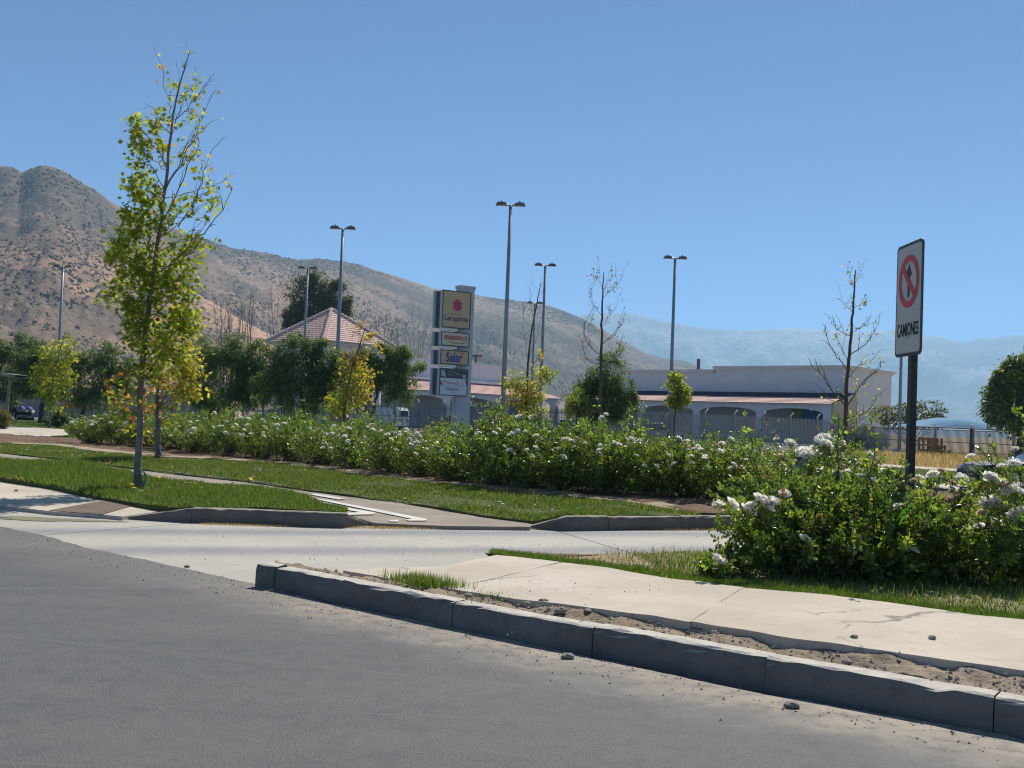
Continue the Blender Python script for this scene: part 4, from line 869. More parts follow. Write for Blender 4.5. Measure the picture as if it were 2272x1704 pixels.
Q = np.stack([np.stack([np.c_[B0.x + xs, np.full(14, B0.y + y), Z + h] for y, h in ((-.8, 0), (.8, 0), (.8, -.16), (-.8, -.16), (-.8, 0))], 1)])[0]; G().grid(Q).build("roof", M_TIMBER, bs)
G().box((B0.x - 2.2, B0.y + .3, .4), (B0.x - .25, B0.y + .62, .46)).build("bench", plain("bench_blue", (.06, .12, .35), .6), bs)
def skin(name, joints, bones, mat, parent, sub=1):
    me = bpy.data.meshes.new(name); me.from_pydata([j[0] for j in joints], bones, []); me.materials.append(mat); o = bpy.data.objects.new(name, me); COL.objects.link(o); o.parent = parent
    md = o.modifiers.new("skin", 'SKIN'); md.use_smooth_shade = True
    sv = me.skin_vertices[0]
    for v, j in zip(sv.data, joints): v.radius = (j[1], j[1] * (j[2] if len(j) > 2 else 1))
    sv.data[0].use_root = True
    s = o.modifiers.new("subsurf", 'SUBSURF'); s.levels = sub; s.render_levels = sub; return o
gp_ = flat(at(29, 931, 67)); gp_.z = -.05
pe = thing("person", tuple(gp_), "person in dark blue top pushing the blue pram across the lawn", "person", rz=R(0))
M_SKINTONE = plain("skin", (.36, .20, .13), .6); M_NAVY = plain("navy_cloth", (.035, .07, .13), .85); M_JEANS = plain("dark_trousers", (.03, .035, .05), .85); M_HAIR = plain("black_hair", (.012, .01, .01), .6)
J = [((0, 0, .92), .13), ((0, .0, 1.15), .115), ((.02, 0, 1.38), .13), ((.03, 0, 1.47), .055), ((.05, 0, 1.54), .075), ((.05, 0, 1.62), .095), ((.05, 0, 1.70), .06),
     ((.02, .17, 1.38), .06), ((.22, .2, 1.18), .042), ((.48, .18, 1.08), .032), ((.55, .17, 1.06), .03), ((.02, -.17, 1.38), .06), ((.22, -.2, 1.18), .042), ((.48, -.18, 1.08), .032), ((.55, -.17, 1.06), .03),
     ((.02, .09, .86), .1), ((.14, .1, .48), .068), ((.06, .1, .08), .04), ((.2, .1, .03), .035), ((0, -.09, .86), .1), ((-.02, -.1, .48), .068), ((-.2, -.1, .1), .04), ((-.08, -.1, .04), .035)]
Bn = [(0, 1), (1, 2), (2, 3), (3, 4), (4, 5), (5, 6), (2, 7), (7, 8), (8, 9), (9, 10), (2, 11), (11, 12), (12, 13), (13, 14), (0, 15), (15, 16), (16, 17), (17, 18), (0, 19), (19, 20), (20, 21), (21, 22)]
skin("body", J, Bn, M_SKINTONE, pe)
def gr(ids, k, e): return [(J[i][0], J[i][1] * k + e) for i in ids]
skin("shirt", gr([0, 1, 2, 7, 8, 11, 12], 1.0, .025), [(0, 1), (1, 2), (2, 3), (3, 4), (2, 5), (5, 6)], M_NAVY, pe)
skin("trousers", gr([0, 15, 16, 17, 19, 20, 21], 1.0, .025), [(0, 1), (1, 2), (2, 3), (0, 4), (4, 5), (5, 6)], M_JEANS, pe)
skin("hair", [((.03, 0, 1.70), .085), ((.0, 0, 1.64), .095), ((-.01, 0, 1.55), .06)], [(0, 1), (1, 2)], M_HAIR, pe)
pm = thing("pram", tuple(gp_ + Vector((.68, 0, 0))), "blue and white twin pram on a dark frame in front of the person", "pram"); pm.scale = (.78, .8, .86)
M_PRAM = plain("pram_blue", (.03, .045, .24), .7)
for k, x in enumerate((-.18, .42)):
    hd = G()
    a = np.linspace(0, math.pi * .62, 8); b = np.linspace(-1, 1, 7)
    Q = np.array([[(x + .34 * math.cos(t + .5) * (1 - .15 * q * q), .26 * q, .66 + .42 * math.sin(t + .5) * (1 - .2 * q * q)) for q in b] for t in a]); hd.grid(Q).build("hood", M_PRAM, pm, local=True, smooth=True)
    G().grid(np.array([[(x + .3 + .05 * math.sin(t), .24 * q, .52 + .28 * t / 2) for q in b] for t in np.linspace(0, 2, 5)])).build("apron", M_CAP, pm, local=True, smooth=True)
    G().box((x - .3, -.24, .42), (x + .32, .24, .66)).build("carry_seat", plain("dark_fabric", (.02, .02, .025), .9), pm, local=True)
for x in (-.35, .15, .62):
    for y in (-.24, .24): G().tube([(x, y - .025, .14), (x, y + .025, .14)], .14, 14).build("wheel", M_TYRE, pm, local=True)
G().bar((-.42, -.2, .2), (.66, -.2, .45), .03).bar((-.42, .2, .2), (.66, .2, .45), .03).bar((-.3, -.2, .45), (-.42, -.2, 1.02), .03).bar((-.3, .2, .45), (-.42, .2, 1.02), .03).bar((-.42, -.22, 1.02), (-.42, .22, 1.02), .035).build("chassis", M_DARKSTEEL, pm, local=True)

# ------------------------------------------------------------------ vehicles
def car(label, cat, px, Y, L, W, H, color, yaw, top_py=None, van=False, ground=-.04, name="parked_car"):
    p = at(px, 930, Y); root = thing(name, (p.x, p.y, ground), label, cat, "vehicles in the car park", yaw)
    paint = plain("paint_%02x%02x%02x" % tuple(int(c * 255) for c in color), color, .3 if sum(color) > .3 else .55, .03, 1, spec=.6 if sum(color) > .3 else .25); zb = .28; belt = H * (.56 if van else .60)
    hl = L / 2
    if van: prof = [(-hl, zb + .05), (-hl, H * .86), (-hl + .15, H * .97), (-hl + .5, H), (hl - 1.6, H), (hl - .85, H * .66), (hl - .12, H * .54), (hl, H * .4), (hl, zb)]
    else: prof = [(-hl, zb + .08), (-hl - .0, belt * .92), (-hl + .12, belt + .03), (-hl + L * .17, belt + .05), (hl - L * .27, belt + .02), (hl - .15, belt * .84), (hl, belt * .6), (hl, zb)]
    secs = []
    for yk, ins in ((-W / 2 + .02, .05), (-W / 2, .0), (-W / 2 + .06, .0), (W / 2 - .06, .0), (W / 2, .0), (W / 2 - .02, .05)): pass
    P = np.array(prof); c = P.mean(0); S = []
    for y, k in ((-W / 2 + .06, .965), (-W / 2, .985), (-W / 2 + .0, .99), (-W / 2 + .1, 1.0), (W / 2 - .1, 1.0), (W / 2, .985), (W / 2 - .06, .965)):
        q = c + (P - c) * k; taper = np.where(P[:, 1] > belt, (P[:, 1] - belt) * .12, 0) * (1 if y < 0 else -1); S.append(np.c_[q[:, 0], y + taper, q[:, 1]])
    S = np.stack(S); gm = G().grid(np.concatenate([S, S[:, :1]], 1)); n = len(prof)
    gm.F.append(np.arange(n)[None]); gm.F.append((np.arange(n)[::-1] + 6 * (n + 1))[None]); gm.build("body", paint, root, local=True, smooth=False)
    if not van:
        b0, b1, t0, t1 = -hl + L * .1, hl - L * .29, -hl + L * .24, hl - L * .46; wi = W / 2 - .09; wt = W / 2 - .26; zt = H - .06
        V = [(b0, -wi, belt + .02), (b1, -wi, belt + .02), (b1, wi, belt + .02), (b0, wi, belt + .02), (t0, -wt, zt), (t1, -wt, zt), (t1, wt, zt), (t0, wt, zt)]
        G().add(V, [[4, 5, 6, 7], [0, 1, 5, 4], [1, 2, 6, 5], [2, 3, 7, 6], [3, 0, 4, 7]]).build("windows", M_CARGLASS, root, local=True)
        xs = np.linspace(t0 - .06, t1 + .06, 7); ys = np.linspace(-wt - .02, wt + .02, 5)
        Q = np.array([[(x, y, zt + .012 + .06 * math.sin(math.pi * (x - xs[0]) / (xs[-1] - xs[0])) * (1 - (y / (wt + .05)) ** 2 * .6)) for y in ys] for x in xs]); G().grid(Q).build("roof", paint, root, local=True, smooth=True)
        for s in (-1, 1):
            for (xa, xb) in ((b0 + .05, t0 - .02), (b1 - .04, t1 + .02), ((b0 + b1) / 2, (t0 + t1) / 2 + .05)): G().bar((xa, s * (wi + .006), belt + .02), (xb, s * (wt + .012), zt + .015), .07, .03).build("pillar", paint, root, local=True)
    else:
        for s in (-1, 1):
            G().box((hl - 1.95, s * (W / 2 - .03) - .015, H * .60), (hl - 1.15, s * (W / 2 - .03) + .015, H * .86)).build("side_window", M_CARGLASS, root, local=True)
        V = [(hl - .98, -W / 2 + .2, H * .7), (hl - .98, W / 2 - .2, H * .7), (hl - 1.52, W / 2 - .28, H * .965), (hl - 1.52, -W / 2 + .28, H * .965)]; G().prism([Vector(v) + Vector((.02, 0, .01)) for v in V], (.02, 0, .02)).build("windscreen", M_CARGLASS, root, local=True)
        G().box((-hl - .012, -W / 2 + .25, H * .6), (-hl + .01, W / 2 - .25, H * .85)).build("rear_window", M_CARGLASS, root, local=True)
    for x in (-hl + L * .19, hl - L * .19):
        for s in (-1, 1):
            wv = G().tube([(x, s * (W / 2 - .2), .31), (x, s * (W / 2 + .01), .31)], .31, 20).build("wheel", M_TYRE, root, local=True); G().tube([(x, s * (W / 2 + .0), .31), (x, s * (W / 2 + .022), .31)], .19, 14).build("rim", M_RIM, wv, local=True)
    for s in (-1, 1):
        G().box((hl - .06, s * W * .32 - .16, belt * .66), (hl + .02, s * W * .32 + .16, belt * .8)).build("headlight", M_GLASSLAMP, root, local=True)
        G().box((-hl - .02, s * W * .36 - .12, belt * .62), (-hl + .05, s * W * .36 + .12, belt * .86)).build("tail_light", M_RED, root, local=True)
    return root
WHITE = (.84, .85, .85)
car("white panel van parked behind the picket fence", "van", 845, 90, 4.6, 1.85, 1.93, WHITE, R(-24 + 180), van=True, name="parked_van")
car("light blue car whose roof shows over the hedge left of the van", "car", 604, 100, 4.2, 1.72, 1.46, (.16, .36, .48), R(200))
car("white station wagon with a long roof under the yellow green sapling", "car", 1162, 84.5, 4.8, 1.82, 1.72, WHITE, R(170))
car("white car right of the station wagon, in front of the dark pepper tree", "car", 1268, 82, 4.0, 1.7, 1.47, WHITE, R(12))
car("red car almost hidden by the hedge beside the shopping sign", "car", 1003, 88, 4.1, 1.7, 1.42, (.42, .03, .03), R(185))
car("silver car showing a strip of roof over the hedge below the round green tree", "car", 1468, 77, 3.9, 1.66, 1.42, (.45, .46, .47), R(0))
car("dark blue car half hidden by the rose bush at the right edge", "car", 2340, 25.4, 4.1, 1.68, 1.16, (.008, .011, .02), R(172), ground=-.01)

# ------------------------------------------------------------------ right background: shade sail, wooden frames
cn = thing("shade_canopy", tuple(flat(at(2150, 950, 82))), "blue vaulted shade canopy beyond the wire fence at right", "canopy")
def vault(x0p, x1p, Y, zb, rise, dep, name):
    a, b = at(x0p, 950, Y), at(x1p, 950, Y); xs = np.linspace(a.x, b.x, 22); t = np.linspace(-1, 1, 22); Q = []
    for y, k in ((0, .0), (.06, .5), (.35, .95), (.7, 1.0), (1, .9)):
        Q.append(np.c_[xs * (1) + y * 1.2, np.full(22, Y + y * dep), zb + rise * (1 - np.abs(t) ** 2.2) * k])
    G().grid(np.stack(Q)).build(name, M_TARP, cn, smooth=True)
    G().tube(Q[0] - [0, .02, .05], .06, 6).build("rim_pipe", M_DARKSTEEL, cn)
vault(2036, 2236, 82, 1.95, .82, 7, "canopy"); vault(2200, 2330, 86, 1.95, .72, 6, "canopy")
for px in (2158, 2262):
    p = at(px, 960, 80 if px < 2200 else 84); G().tube([(p.x, p.y, -.1), (p.x, p.y, 2.1)], .09, 8).build("post", M_DARKSTEEL, cn)
gpole = thing("gate_post", tuple(flat(at(2154, 1000, 58))), "thin dark post in front of the wire fence below the canopy", "post")
p = at(2154, 1000, 58); G().tube([(p.x, p.y, -.1), (p.x, p.y, 1.7)], .085, 8).build("post", M_DARKSTEEL, gpole); G().box((p.x - .12, p.y - .12, .55), (p.x + .12, p.y - .085, .85)).build("lock_box", M_BLACK, gpole)
def wood_frame(px0, px1, top, bot, Y, label, shelf=False):
    a, b, t = at(px0, bot, Y), at(px1, bot, Y), at(px0, top, Y); root = thing("wooden_frame", (a.x, Y, -.08), label, "wooden frame", "brown wooden frames by the wire fence")
    H = t.z; w_ = .11; D = .7
    for x in (a.x, b.x):
        for y in (Y, Y + D): G().box((x - w_ / 2, y - w_ / 2, -.08), (x + w_ / 2, y + w_ / 2, H if (y > Y or not shelf) else H * .55)).build("leg", M_WOOD, root)
    for z in (H - .1, H * .55, H * .25):
        for y in (Y + D + .06,): G().box((a.x - .06, y, z - .06), (b.x + .06, y + .04, z + .06)).build("rail", M_WOOD, root)
    G().box((a.x - .1, Y - .1, H * .5), (b.x + .1, Y + D - .07, H * .5 + .05)).build("seat_board", M_WOOD if not shelf else M_TIMBER, root)
    G().bar((a.x, Y - .07, .05), (b.x, Y - .07, H * .48), .06).build("brace", M_WOOD, root)
wood_frame(2048, 2068, 970, 1017, 66, "left of the brown wooden frames in the dry grass"); wood_frame(2072, 2088, 972, 1017, 66.5, "middle brown wooden frame in the dry grass"); wood_frame(2092, 2107, 988, 1018, 65.5, "low brown wooden frame with a pale board on top", True)
#@@VEG
# =================================================================== PLANTS
def sample_blob(rng, n, c, rx, ry, rz, clump=0.0, k=None):
    """n points in an ellipsoid round c, gathered into k clumps."""
    if k:
        d = unit(rng.normal(size=(k, 3))) * rng.random((k, 1)) ** (1 / 3.2); C = c + d * [rx, ry, rz]
        P = C[rng.integers(0, k, n)] + rng.normal(size=(n, 3)) * clump
    else: P = c + unit(rng.normal(size=(n, 3))) * rng.random((n, 1)) ** 0.45 * [rx, ry, rz]
    return P
def branch(gm, a, b, r0, r1, rng, sag=0.0, n=6, sides=5, wob=0.03):
    a = np.array(tuple(a), float); b = np.array(tuple(b), float); t = np.linspace(0, 1, n)[:, None]; L = np.linalg.norm(b - a)
    P = a * (1 - t) + b * t; P[:, 2] += (-4 * sag * L * (t * (1 - t)))[:, 0]; P[1:-1] += rng.normal(size=(n - 2, 3)) * wob * L
    gm.tube(P, np.linspace(r0, r1, n), sides, cap=False); return P
LEAFK = {"star": T_STAR, "diamond": T_DIAMOND, "narrow": T_NARROW, "oval": T_OVAL}
def tree(name, label, cat, Y, trunk_px, r0, blobs, size, kind, bark, leafm=None, group=None, seed=0, limbs=(), droop=0.35, depth=0.75, clump=0.0, rtop=0.012, base_z=0.0, twig=True, ncl=9, mult=1.0):
    """trunk_px: trunk line from the foot upwards as photo points at distance Y; blobs: leaf masses (px, py, rx, ry, count, palette)."""
    rng = np.random.default_rng(seed + 100); s = mpp(Y)
    T = [at(x, y, Y) for x, y in trunk_px]; foot = Vector((T[0].x, Y, base_z)); T[0] = foot
    root = thing(name, tuple(foot), label, cat, group)
    gt = G(); TP = resample(smooth_line(T, 2), 26); ln = np.linspace(0, 1, 26)
    TP[1:-1] += rng.normal(size=(24, 3)) * r0 * 0.12
    gt.tube(TP, r0 * (1 - ln) ** 0.8 + rtop * ln + r0 * 0.35 * np.exp(-ln * 40), 9)
    ends = []
    for lm in limbs:
        pts = [at(x, y, Y) for x, y in lm[0]]; off = (rng.random() - .5) * 1.2
        P = resample(smooth_line(pts, 2), 12); P[:, 1] += np.linspace(0, off * np.linalg.norm(P[-1] - P[0]) * .6, 12); P[1:-1] += rng.normal(size=(10, 3)) * .012
        gt.tube(P, np.linspace(lm[1] * .62, max(.0028, lm[1] * .18), 12), 6, cap=False); ends.append(P)
        for q in range(3, 12, 2):
            d = unit(P[min(11, q + 1)] - P[q - 1] + rng.normal(size=3) * .05 + [0, 0, .3 * .05]); e = P[q] + (d * .8 + rng.normal(size=3) * .45 + [0, 0, .35]) * s * rng.uniform(14, 38)
            branch(gt, P[q], e, lm[1] * .35, .0025, rng, -.06, 5, 4); ends.append(resample([P[q], e], 6))
    gl_ = G(); nl = 0
    for bi, (bx, by, brx, bry, n, pal) in enumerate(blobs):
        n = int(n * mult)
        c = np.array(tuple(at(bx, by, Y))); rx, rz = brx * s, bry * s; ry = min(rx, rz) * depth if rx > .3 else rx
        c[1] += rng.normal() * ry * .35
        P = sample_blob(rng, n, c, rx, ry, rz, clump or min(rx, rz) * .3, max(3, int(ncl * (brx * bry) ** .5 / 30) + 2))
        if twig:
            j = np.argmin(np.linalg.norm(TP - (c - [0, 0, rz * 1.2 + abs(c[0] - TP[0, 0]) * .5]), axis=1)); j = min(max(j, 3), 23)
            bp = branch(gt, TP[j], c, max(.006, r0 * .28 * (1 - ln[j])), .004, rng, .04, 7, 5)
            for q in rng.choice(n, min(n, 7), replace=False): branch(gt, bp[rng.integers(3, 7)], P[q], .005 * max(1, Y / 30), .002 * max(1, Y / 30), rng, 0, 4, 3)
        out = unit(P - c + rng.normal(size=P.shape) * .4 * rz + [0, 0, .15]); D = unit(out + rng.normal(size=P.shape) * .7 + [0, 0, -droop * 2]); Nr = unit(rng.normal(size=P.shape) * .8 + [0, 0, 1.0] + out * .5)
        put_leaves(gl_, LEAFK[kind], P, D, Nr, size * rng.uniform(.65, 1.2, n), palette(pal, n, rng)); nl += n
    gt.build("trunk", bark, root, smooth=True)
    if nl: gl_.build("crown", leafm or M_LEAF, root)
    return root, TP, ends
def scatter_on(ends, n, rng, spread):
    P = np.concatenate(ends); return P[rng.integers(0, len(P), n)] + rng.normal(size=(n, 3)) * spread
def sparse_leaves(root, ends, n, size, kind, pal, spread, seed, leafm=None):
    rng = np.random.default_rng(seed); P = scatter_on(ends, n, rng, spread); D = unit(rng.normal(size=P.shape) + [0, 0, -.6]); Nr = unit(rng.normal(size=P.shape) + [0, -.3, .6])
    gm = G(); put_leaves(gm, LEAFK[kind], P, D, Nr, size * rng.uniform(.6, 1.2, n), palette(pal, n, rng)); o = gm.build("sparse_leaves", leafm or M_LEAF, root); return o

GRN = [("grn", 4), ("grn2", 3), ("yel2", 1.5), ("redl", .12)]; GY = [("grn2", 4), ("yel2", 2.4), ("yel", .6), ("grn", 3), ("org", .12)]; YEL = [("yel", 3), ("yel2", 4), ("org", .5), ("grn2", 2), ("redl", .2)]; MIX = [("grn", 3), ("yel2", 2), ("org", 1), ("redl", 1), ("brn", .6)]
PEP = [("pep", 4), ("pep2", 4), ("pep3", 1.6)]; PEPL = [("pep2", 3), ("pep3", 3), ("pep", 2)]; EUC = [("euc", 4), ("euc2", 2), ("pep", 1)]
# ---- the big roadside sweetgum
big_limbs = [([(356, 621), (403, 563), (450, 520), (497, 469), (517, 424)], .024), ([(359, 494), (380, 465), (413, 408), (432, 375), (459, 332)], .02), ([(370, 415), (395, 368), (418, 322), (432, 288), (457, 219)], .017), ([(395, 505), (421, 473), (450, 422), (473, 350)], .015),
             ([(388, 274), (405, 252), (421, 234), (464, 178)], .011), ([(374, 375), (362, 335), (352, 303), (354, 252)], .013), ([(368, 422), (345, 385), (327, 350), (305, 303)], .013), ([(341, 614), (300, 580), (272, 567), (236, 545)], .017), ([(334, 680), (300, 668), (272, 664), (247, 665)], .015),
             ([(396, 205), (402, 170), (414, 140), (424, 118)], .006), ([(384, 270), (376, 240), (368, 190), (366, 158)], .007), ([(352, 560), (390, 540), (430, 540), (455, 520)], .014), ([(330, 700), (365, 650), (400, 620), (430, 600)], .016), ([(366, 440), (400, 430), (440, 420), (488, 400)], .011),
             ([(390, 232), (405, 205), (425, 190), (441, 176)], .006), ([(345, 590), (330, 540), (310, 500), (296, 470)], .013)]
big_blobs = [(303, 277, 18, 22, 34, GRN), (352, 268, 22, 24, 26, GY), (310, 330, 24, 34, 58, GRN), (350, 335, 28, 28, 30, GY), (300, 405, 24, 40, 76, GRN), (338, 425, 30, 38, 62, GRN), (300, 485, 30, 40, 92, GRN), (345, 500, 38, 36, 92, GRN), (252, 560, 20, 26, 40, GRN), (296, 575, 40, 42, 130, GRN), (352, 585, 48, 46, 140, GRN),
             (415, 560, 36, 34, 50, GY), (262, 640, 26, 28, 44, GRN), (312, 655, 44, 44, 135, GRN), (392, 640, 46, 46, 150, GRN), (330, 735, 46, 42, 130, GRN), (400, 705, 38, 44, 150, GY), (300, 700, 34, 24, 54, GRN), (362, 780, 44, 42, 110, GY), (322, 835, 44, 34, 70, MIX), (300, 905, 36, 26, 50, MIX), (258, 860, 22, 24, 16, MIX),
             (425, 310, 34, 80, 30, GY), (462, 420, 30, 70, 28, GY), (405, 210, 34, 70, 22, GY), (444, 545, 26, 26, 26, GY), (398, 470, 34, 34, 40, GY), (300, 960, 34, 16, 12, MIX)]
rt, TP, ends = tree("sweetgum_tree", "tall slender sweetgum with yellowing leaves in the grass beside the kerb", "tree", 14.4,
     [(308, 1078), (306, 1040), (309, 944), (315, 836), (325, 700), (334, 664), (345, 570), (359, 480), (366, 418), (372, 353), (381, 281), (392, 208), (408, 160), (422, 111)], .05, big_blobs, .103, "star", M_BARK, seed=1, limbs=big_limbs, base_z=.1, rtop=.004, ncl=13, depth=.8, mult=2.6)
sparse_leaves(rt, ends, 150, .085, "star", [("yel2", 3), ("grn2", 2), ("org", 1), ("redl", .8), ("brn", .8)], .05, 5)
tb = np.array([TP[1], TP[2]]); gp = g(312, 1075, .12)
ring_ = thing("hose_loop", (gp.x, gp.y, .12), "loop of green hose leaning on the foot of the tall sweetgum", "hose")
a = np.linspace(0, 2 * np.pi, 25); G().tube(np.c_[gp.x + .03 + np.cos(a) * .045, gp.y - .04 + np.cos(a) * .02, .20 + np.sin(a) * .11], .014, 6).build("loop", M_GREENPLASTIC, ring_)
# ---- second sweetgum behind it
rt2, _, e2 = tree("sweetgum_tree", "smaller golden sweetgum just behind the tall one, before the rose hedge", "tree", 23.0, [(351, 1016), (350, 960), (346, 900), (352, 840), (368, 780), (384, 720)], .06,
     [(385, 760, 46, 46, 190, YEL), (420, 800, 36, 36, 150, YEL), (380, 850, 50, 34, 150, YEL), (410, 870, 36, 28, 90, YEL), (355, 800, 34, 40, 80, GY), (340, 900, 40, 22, 50, MIX), (395, 700, 24, 24, 50, YEL), (365, 925, 28, 22, 30, MIX)], .13, "star", M_BARK, seed=2, base_z=.1,
     limbs=[([(346, 920), (326, 880), (312, 850)], .02), ([(347, 905), (378, 870), (410, 830)], .02)], ncl=12, mult=2.2)
# ---- back row, from left to right
def bg_tree(label, Y, trunk, r0, blobs, size, kind, bark=M_BARKDARK, seed=0, name="pepper_tree", leafm=M_DARKLEAF, **kw):
    return tree(name, label, "tree", Y, trunk, r0, blobs, size, kind, bark, leafm, "trees between the hedge and the car park", seed, base_z=-.05, mult=2.1 if kind == "narrow" else 2.0, **kw)
def mass(cx, cy, rx, ry, n, pal, seed, k=9):
    r = np.random.default_rng(seed); out = []; k = int(k * 1.6); rx *= 1.2; ry *= 1.14; n *= 1.3
    for q in range(k):
        a = q / k * 2 * math.pi + r.random() * .6; f = r.uniform(.42, .95); out.append((cx + math.cos(a) * rx * f, cy + 6 + math.sin(a) * ry * f, rx * r.uniform(.24, .44), ry * r.uniform(.26, .5), int(n / k), pal))
    for q in range(7):
        a = r.random() * 2 * math.pi; f = r.uniform(.9, 1.16); out.append((cx + math.cos(a) * rx * f, cy + math.sin(a) * ry * f * .95, rx * r.uniform(.12, .22), ry * r.uniform(.14, .24), int(n * .03), pal))
    out.append((cx, cy, rx * .6, ry * .6, int(n * .25), pal)); return out
bg_tree("dark pepper tree at the left edge behind the bus shelter", 66, [(20, 925), (22, 880), (25, 820)], .16, mass(20, 815, 62, 52, 2600, PEP, 1), .30, "narrow", seed=10, twig=False)
bg_tree("dark pepper tree with a thick bare trunk on the lawn behind the pram", 62, [(92, 928), (94, 890), (100, 850), (96, 820)], .17, mass(92, 825, 55, 48, 2300, PEP, 2), .29, "narrow", seed=11, twig=False)
bg_tree("slender yellow green sapling with a pale stem, left of the hedge end", 50, [(110, 946), (112, 900), (115, 850), (130, 790), (142, 745)], .05, [(100, 800, 28, 26, 150, GY), (125, 790, 30, 34, 180, GY), (150, 775, 16, 34, 90, GY), (108, 850, 34, 28, 200, GY), (140, 840, 26, 26, 120, GY), (118, 890, 24, 20, 70, GY), (90, 830, 20, 22, 80, GY)], .2, "star", M_BARK, 12, "sapling", M_LEAF)
bg_tree("dark pepper tree with a leaning trunk before the orange doors", 58, [(180, 935), (186, 905), (200, 870), (215, 840)], .12, mass(218, 832, 62, 52, 2400, PEP, 3), .27, "narrow", seed=13, twig=False)
bg_tree("broad dark pepper tree right of the golden sweetgum", 52, [(512, 935), (512, 905), (510, 870), (512, 830)], .15, mass(500, 822, 76, 66, 3600, PEPL, 4, 11) + mass(565, 830, 40, 50, 1000, PEPL, 41, 6), .25, "narrow", seed=14, twig=False)
bg_tree("dark pepper tree in front of the tiled pavilion", 50, [(672, 940), (672, 905), (668, 870), (672, 820)], .15, mass(660, 832, 66, 62, 3300, PEP, 5, 10) + mass(720, 815, 46, 48, 1200, PEP, 51, 6), .24, "narrow", seed=15, twig=False)
bg_tree("dark pepper tree left of the shopping sign, over the white van", 48, [(818, 940), (828, 905), (838, 870), (842, 830)], .13, mass(852, 824, 56, 44, 3000, PEPL, 6, 10) + [(908, 866, 20, 30, 160, PEPL)], .23, "narrow", seed=16, twig=False)
bg_tree("yellowing sweetgum between two dark pepper trees, its top thin and brown", 42, [(762, 945), (764, 900), (772, 850), (790, 790), (812, 725)], .07, [(775, 850, 34, 34, 200, [("oliv", 3), ("yel2", 1), ("grn", 2)]), (795, 830, 30, 34, 190, YEL), (760, 890, 36, 26, 190, GY), (800, 875, 30, 24, 150, YEL), (780, 800, 30, 28, 110, [("oliv", 3), ("brn", 2), ("yel2", 1)]), (830, 745, 20, 12, 26, YEL), (800, 720, 18, 20, 22, [("brn", 2), ("org", 1)]), (832, 770, 16, 14, 30, YEL), (740, 910, 26, 20, 70, GY)], .17, "star", M_BARKDARK, 17, "sweetgum_tree", M_LEAF,
        limbs=[([(790, 790), (806, 760), (828, 742)], .02), ([(796, 770), (796, 740), (800, 700)], .015)])
bg_tree("tall dark eucalyptus rising behind the tiled roof", 135, [(700, 915), (703, 840), (708, 760), (712, 680)], .45, mass(700, 690, 52, 66, 2600, EUC, 7, 11) + [(668, 690, 22, 30, 240, EUC), (735, 650, 22, 26, 240, EUC), (765, 700, 14, 20, 120, EUC), (745, 720, 26, 24, 200, EUC)], .75, "narrow", seed=18, name="eucalyptus_tree", twig=False)
def bare(label, px, y0, y1, Y, seed, spread=22, n=7, rr=.12, mat=M_TWIGGREY):
    rng = np.random.default_rng(seed); root = thing("bare_tree", tuple(flat(at(px, 900, Y))), label, "tree", "leafless trees at the foot of the hill"); gt = G(); F = flat(at(px, 905, Y))
    for k in range(n):
        x = px + (k - (n - 1) / 2) * spread * 2 / n + rng.normal() * 2; top = at(x + rng.normal() * 4 + (x - px) * .5, y1 + abs(x - px) * .9 + rng.uniform(0, 18), Y); mid = at(px + (x - px) * .45, (y0 * 1.2 + y1 * .8) / 2, Y)
        P = resample(smooth_line([F, mid, top], 2), 12); P[1:-1] += rng.normal(size=(10, 3)) * .06; gt.tube(P, np.linspace(rr, rr * .14, 12), 5, cap=False)
        for q in range(4, 12):
            for h in range(2):
                e = P[q] + (unit(P[min(11, q + 1)] - P[q - 1]) * .9 + rng.normal(size=3) * .5 + [0, 0, .25]) * mpp(Y) * rng.uniform(10, 30); branch(gt, P[q], e, rr * .22, rr * .07, rng, -.05, 4, 3)
    gt.build("branches", mat, root); return root
for i, (px, y1, sp) in enumerate(((492, 655, 20), (520, 672, 12), (548, 650, 16), (612, 640, 26), (640, 690, 10), (845, 700, 18), (872, 720, 16), (925, 690, 30), (1010, 745, 22))):
    bare(["pale bare tree farthest left, above the broad pepper tree", "thin bare tree second from left above the broad pepper tree", "bare tree with spread stems left of the tile roof", "tallest bare tree touching the left slope of the tile roof", "small bare tree between tile roof and eucalyptus", "bare tree just right of the tile roof", "short bare tree between tile roof and shopping sign", "wide bare tree left of the shopping sign panels", "low bare tree seen right of the sign panels"][i], px, 880, y1, 140, 30 + i, sp, rr=.11)
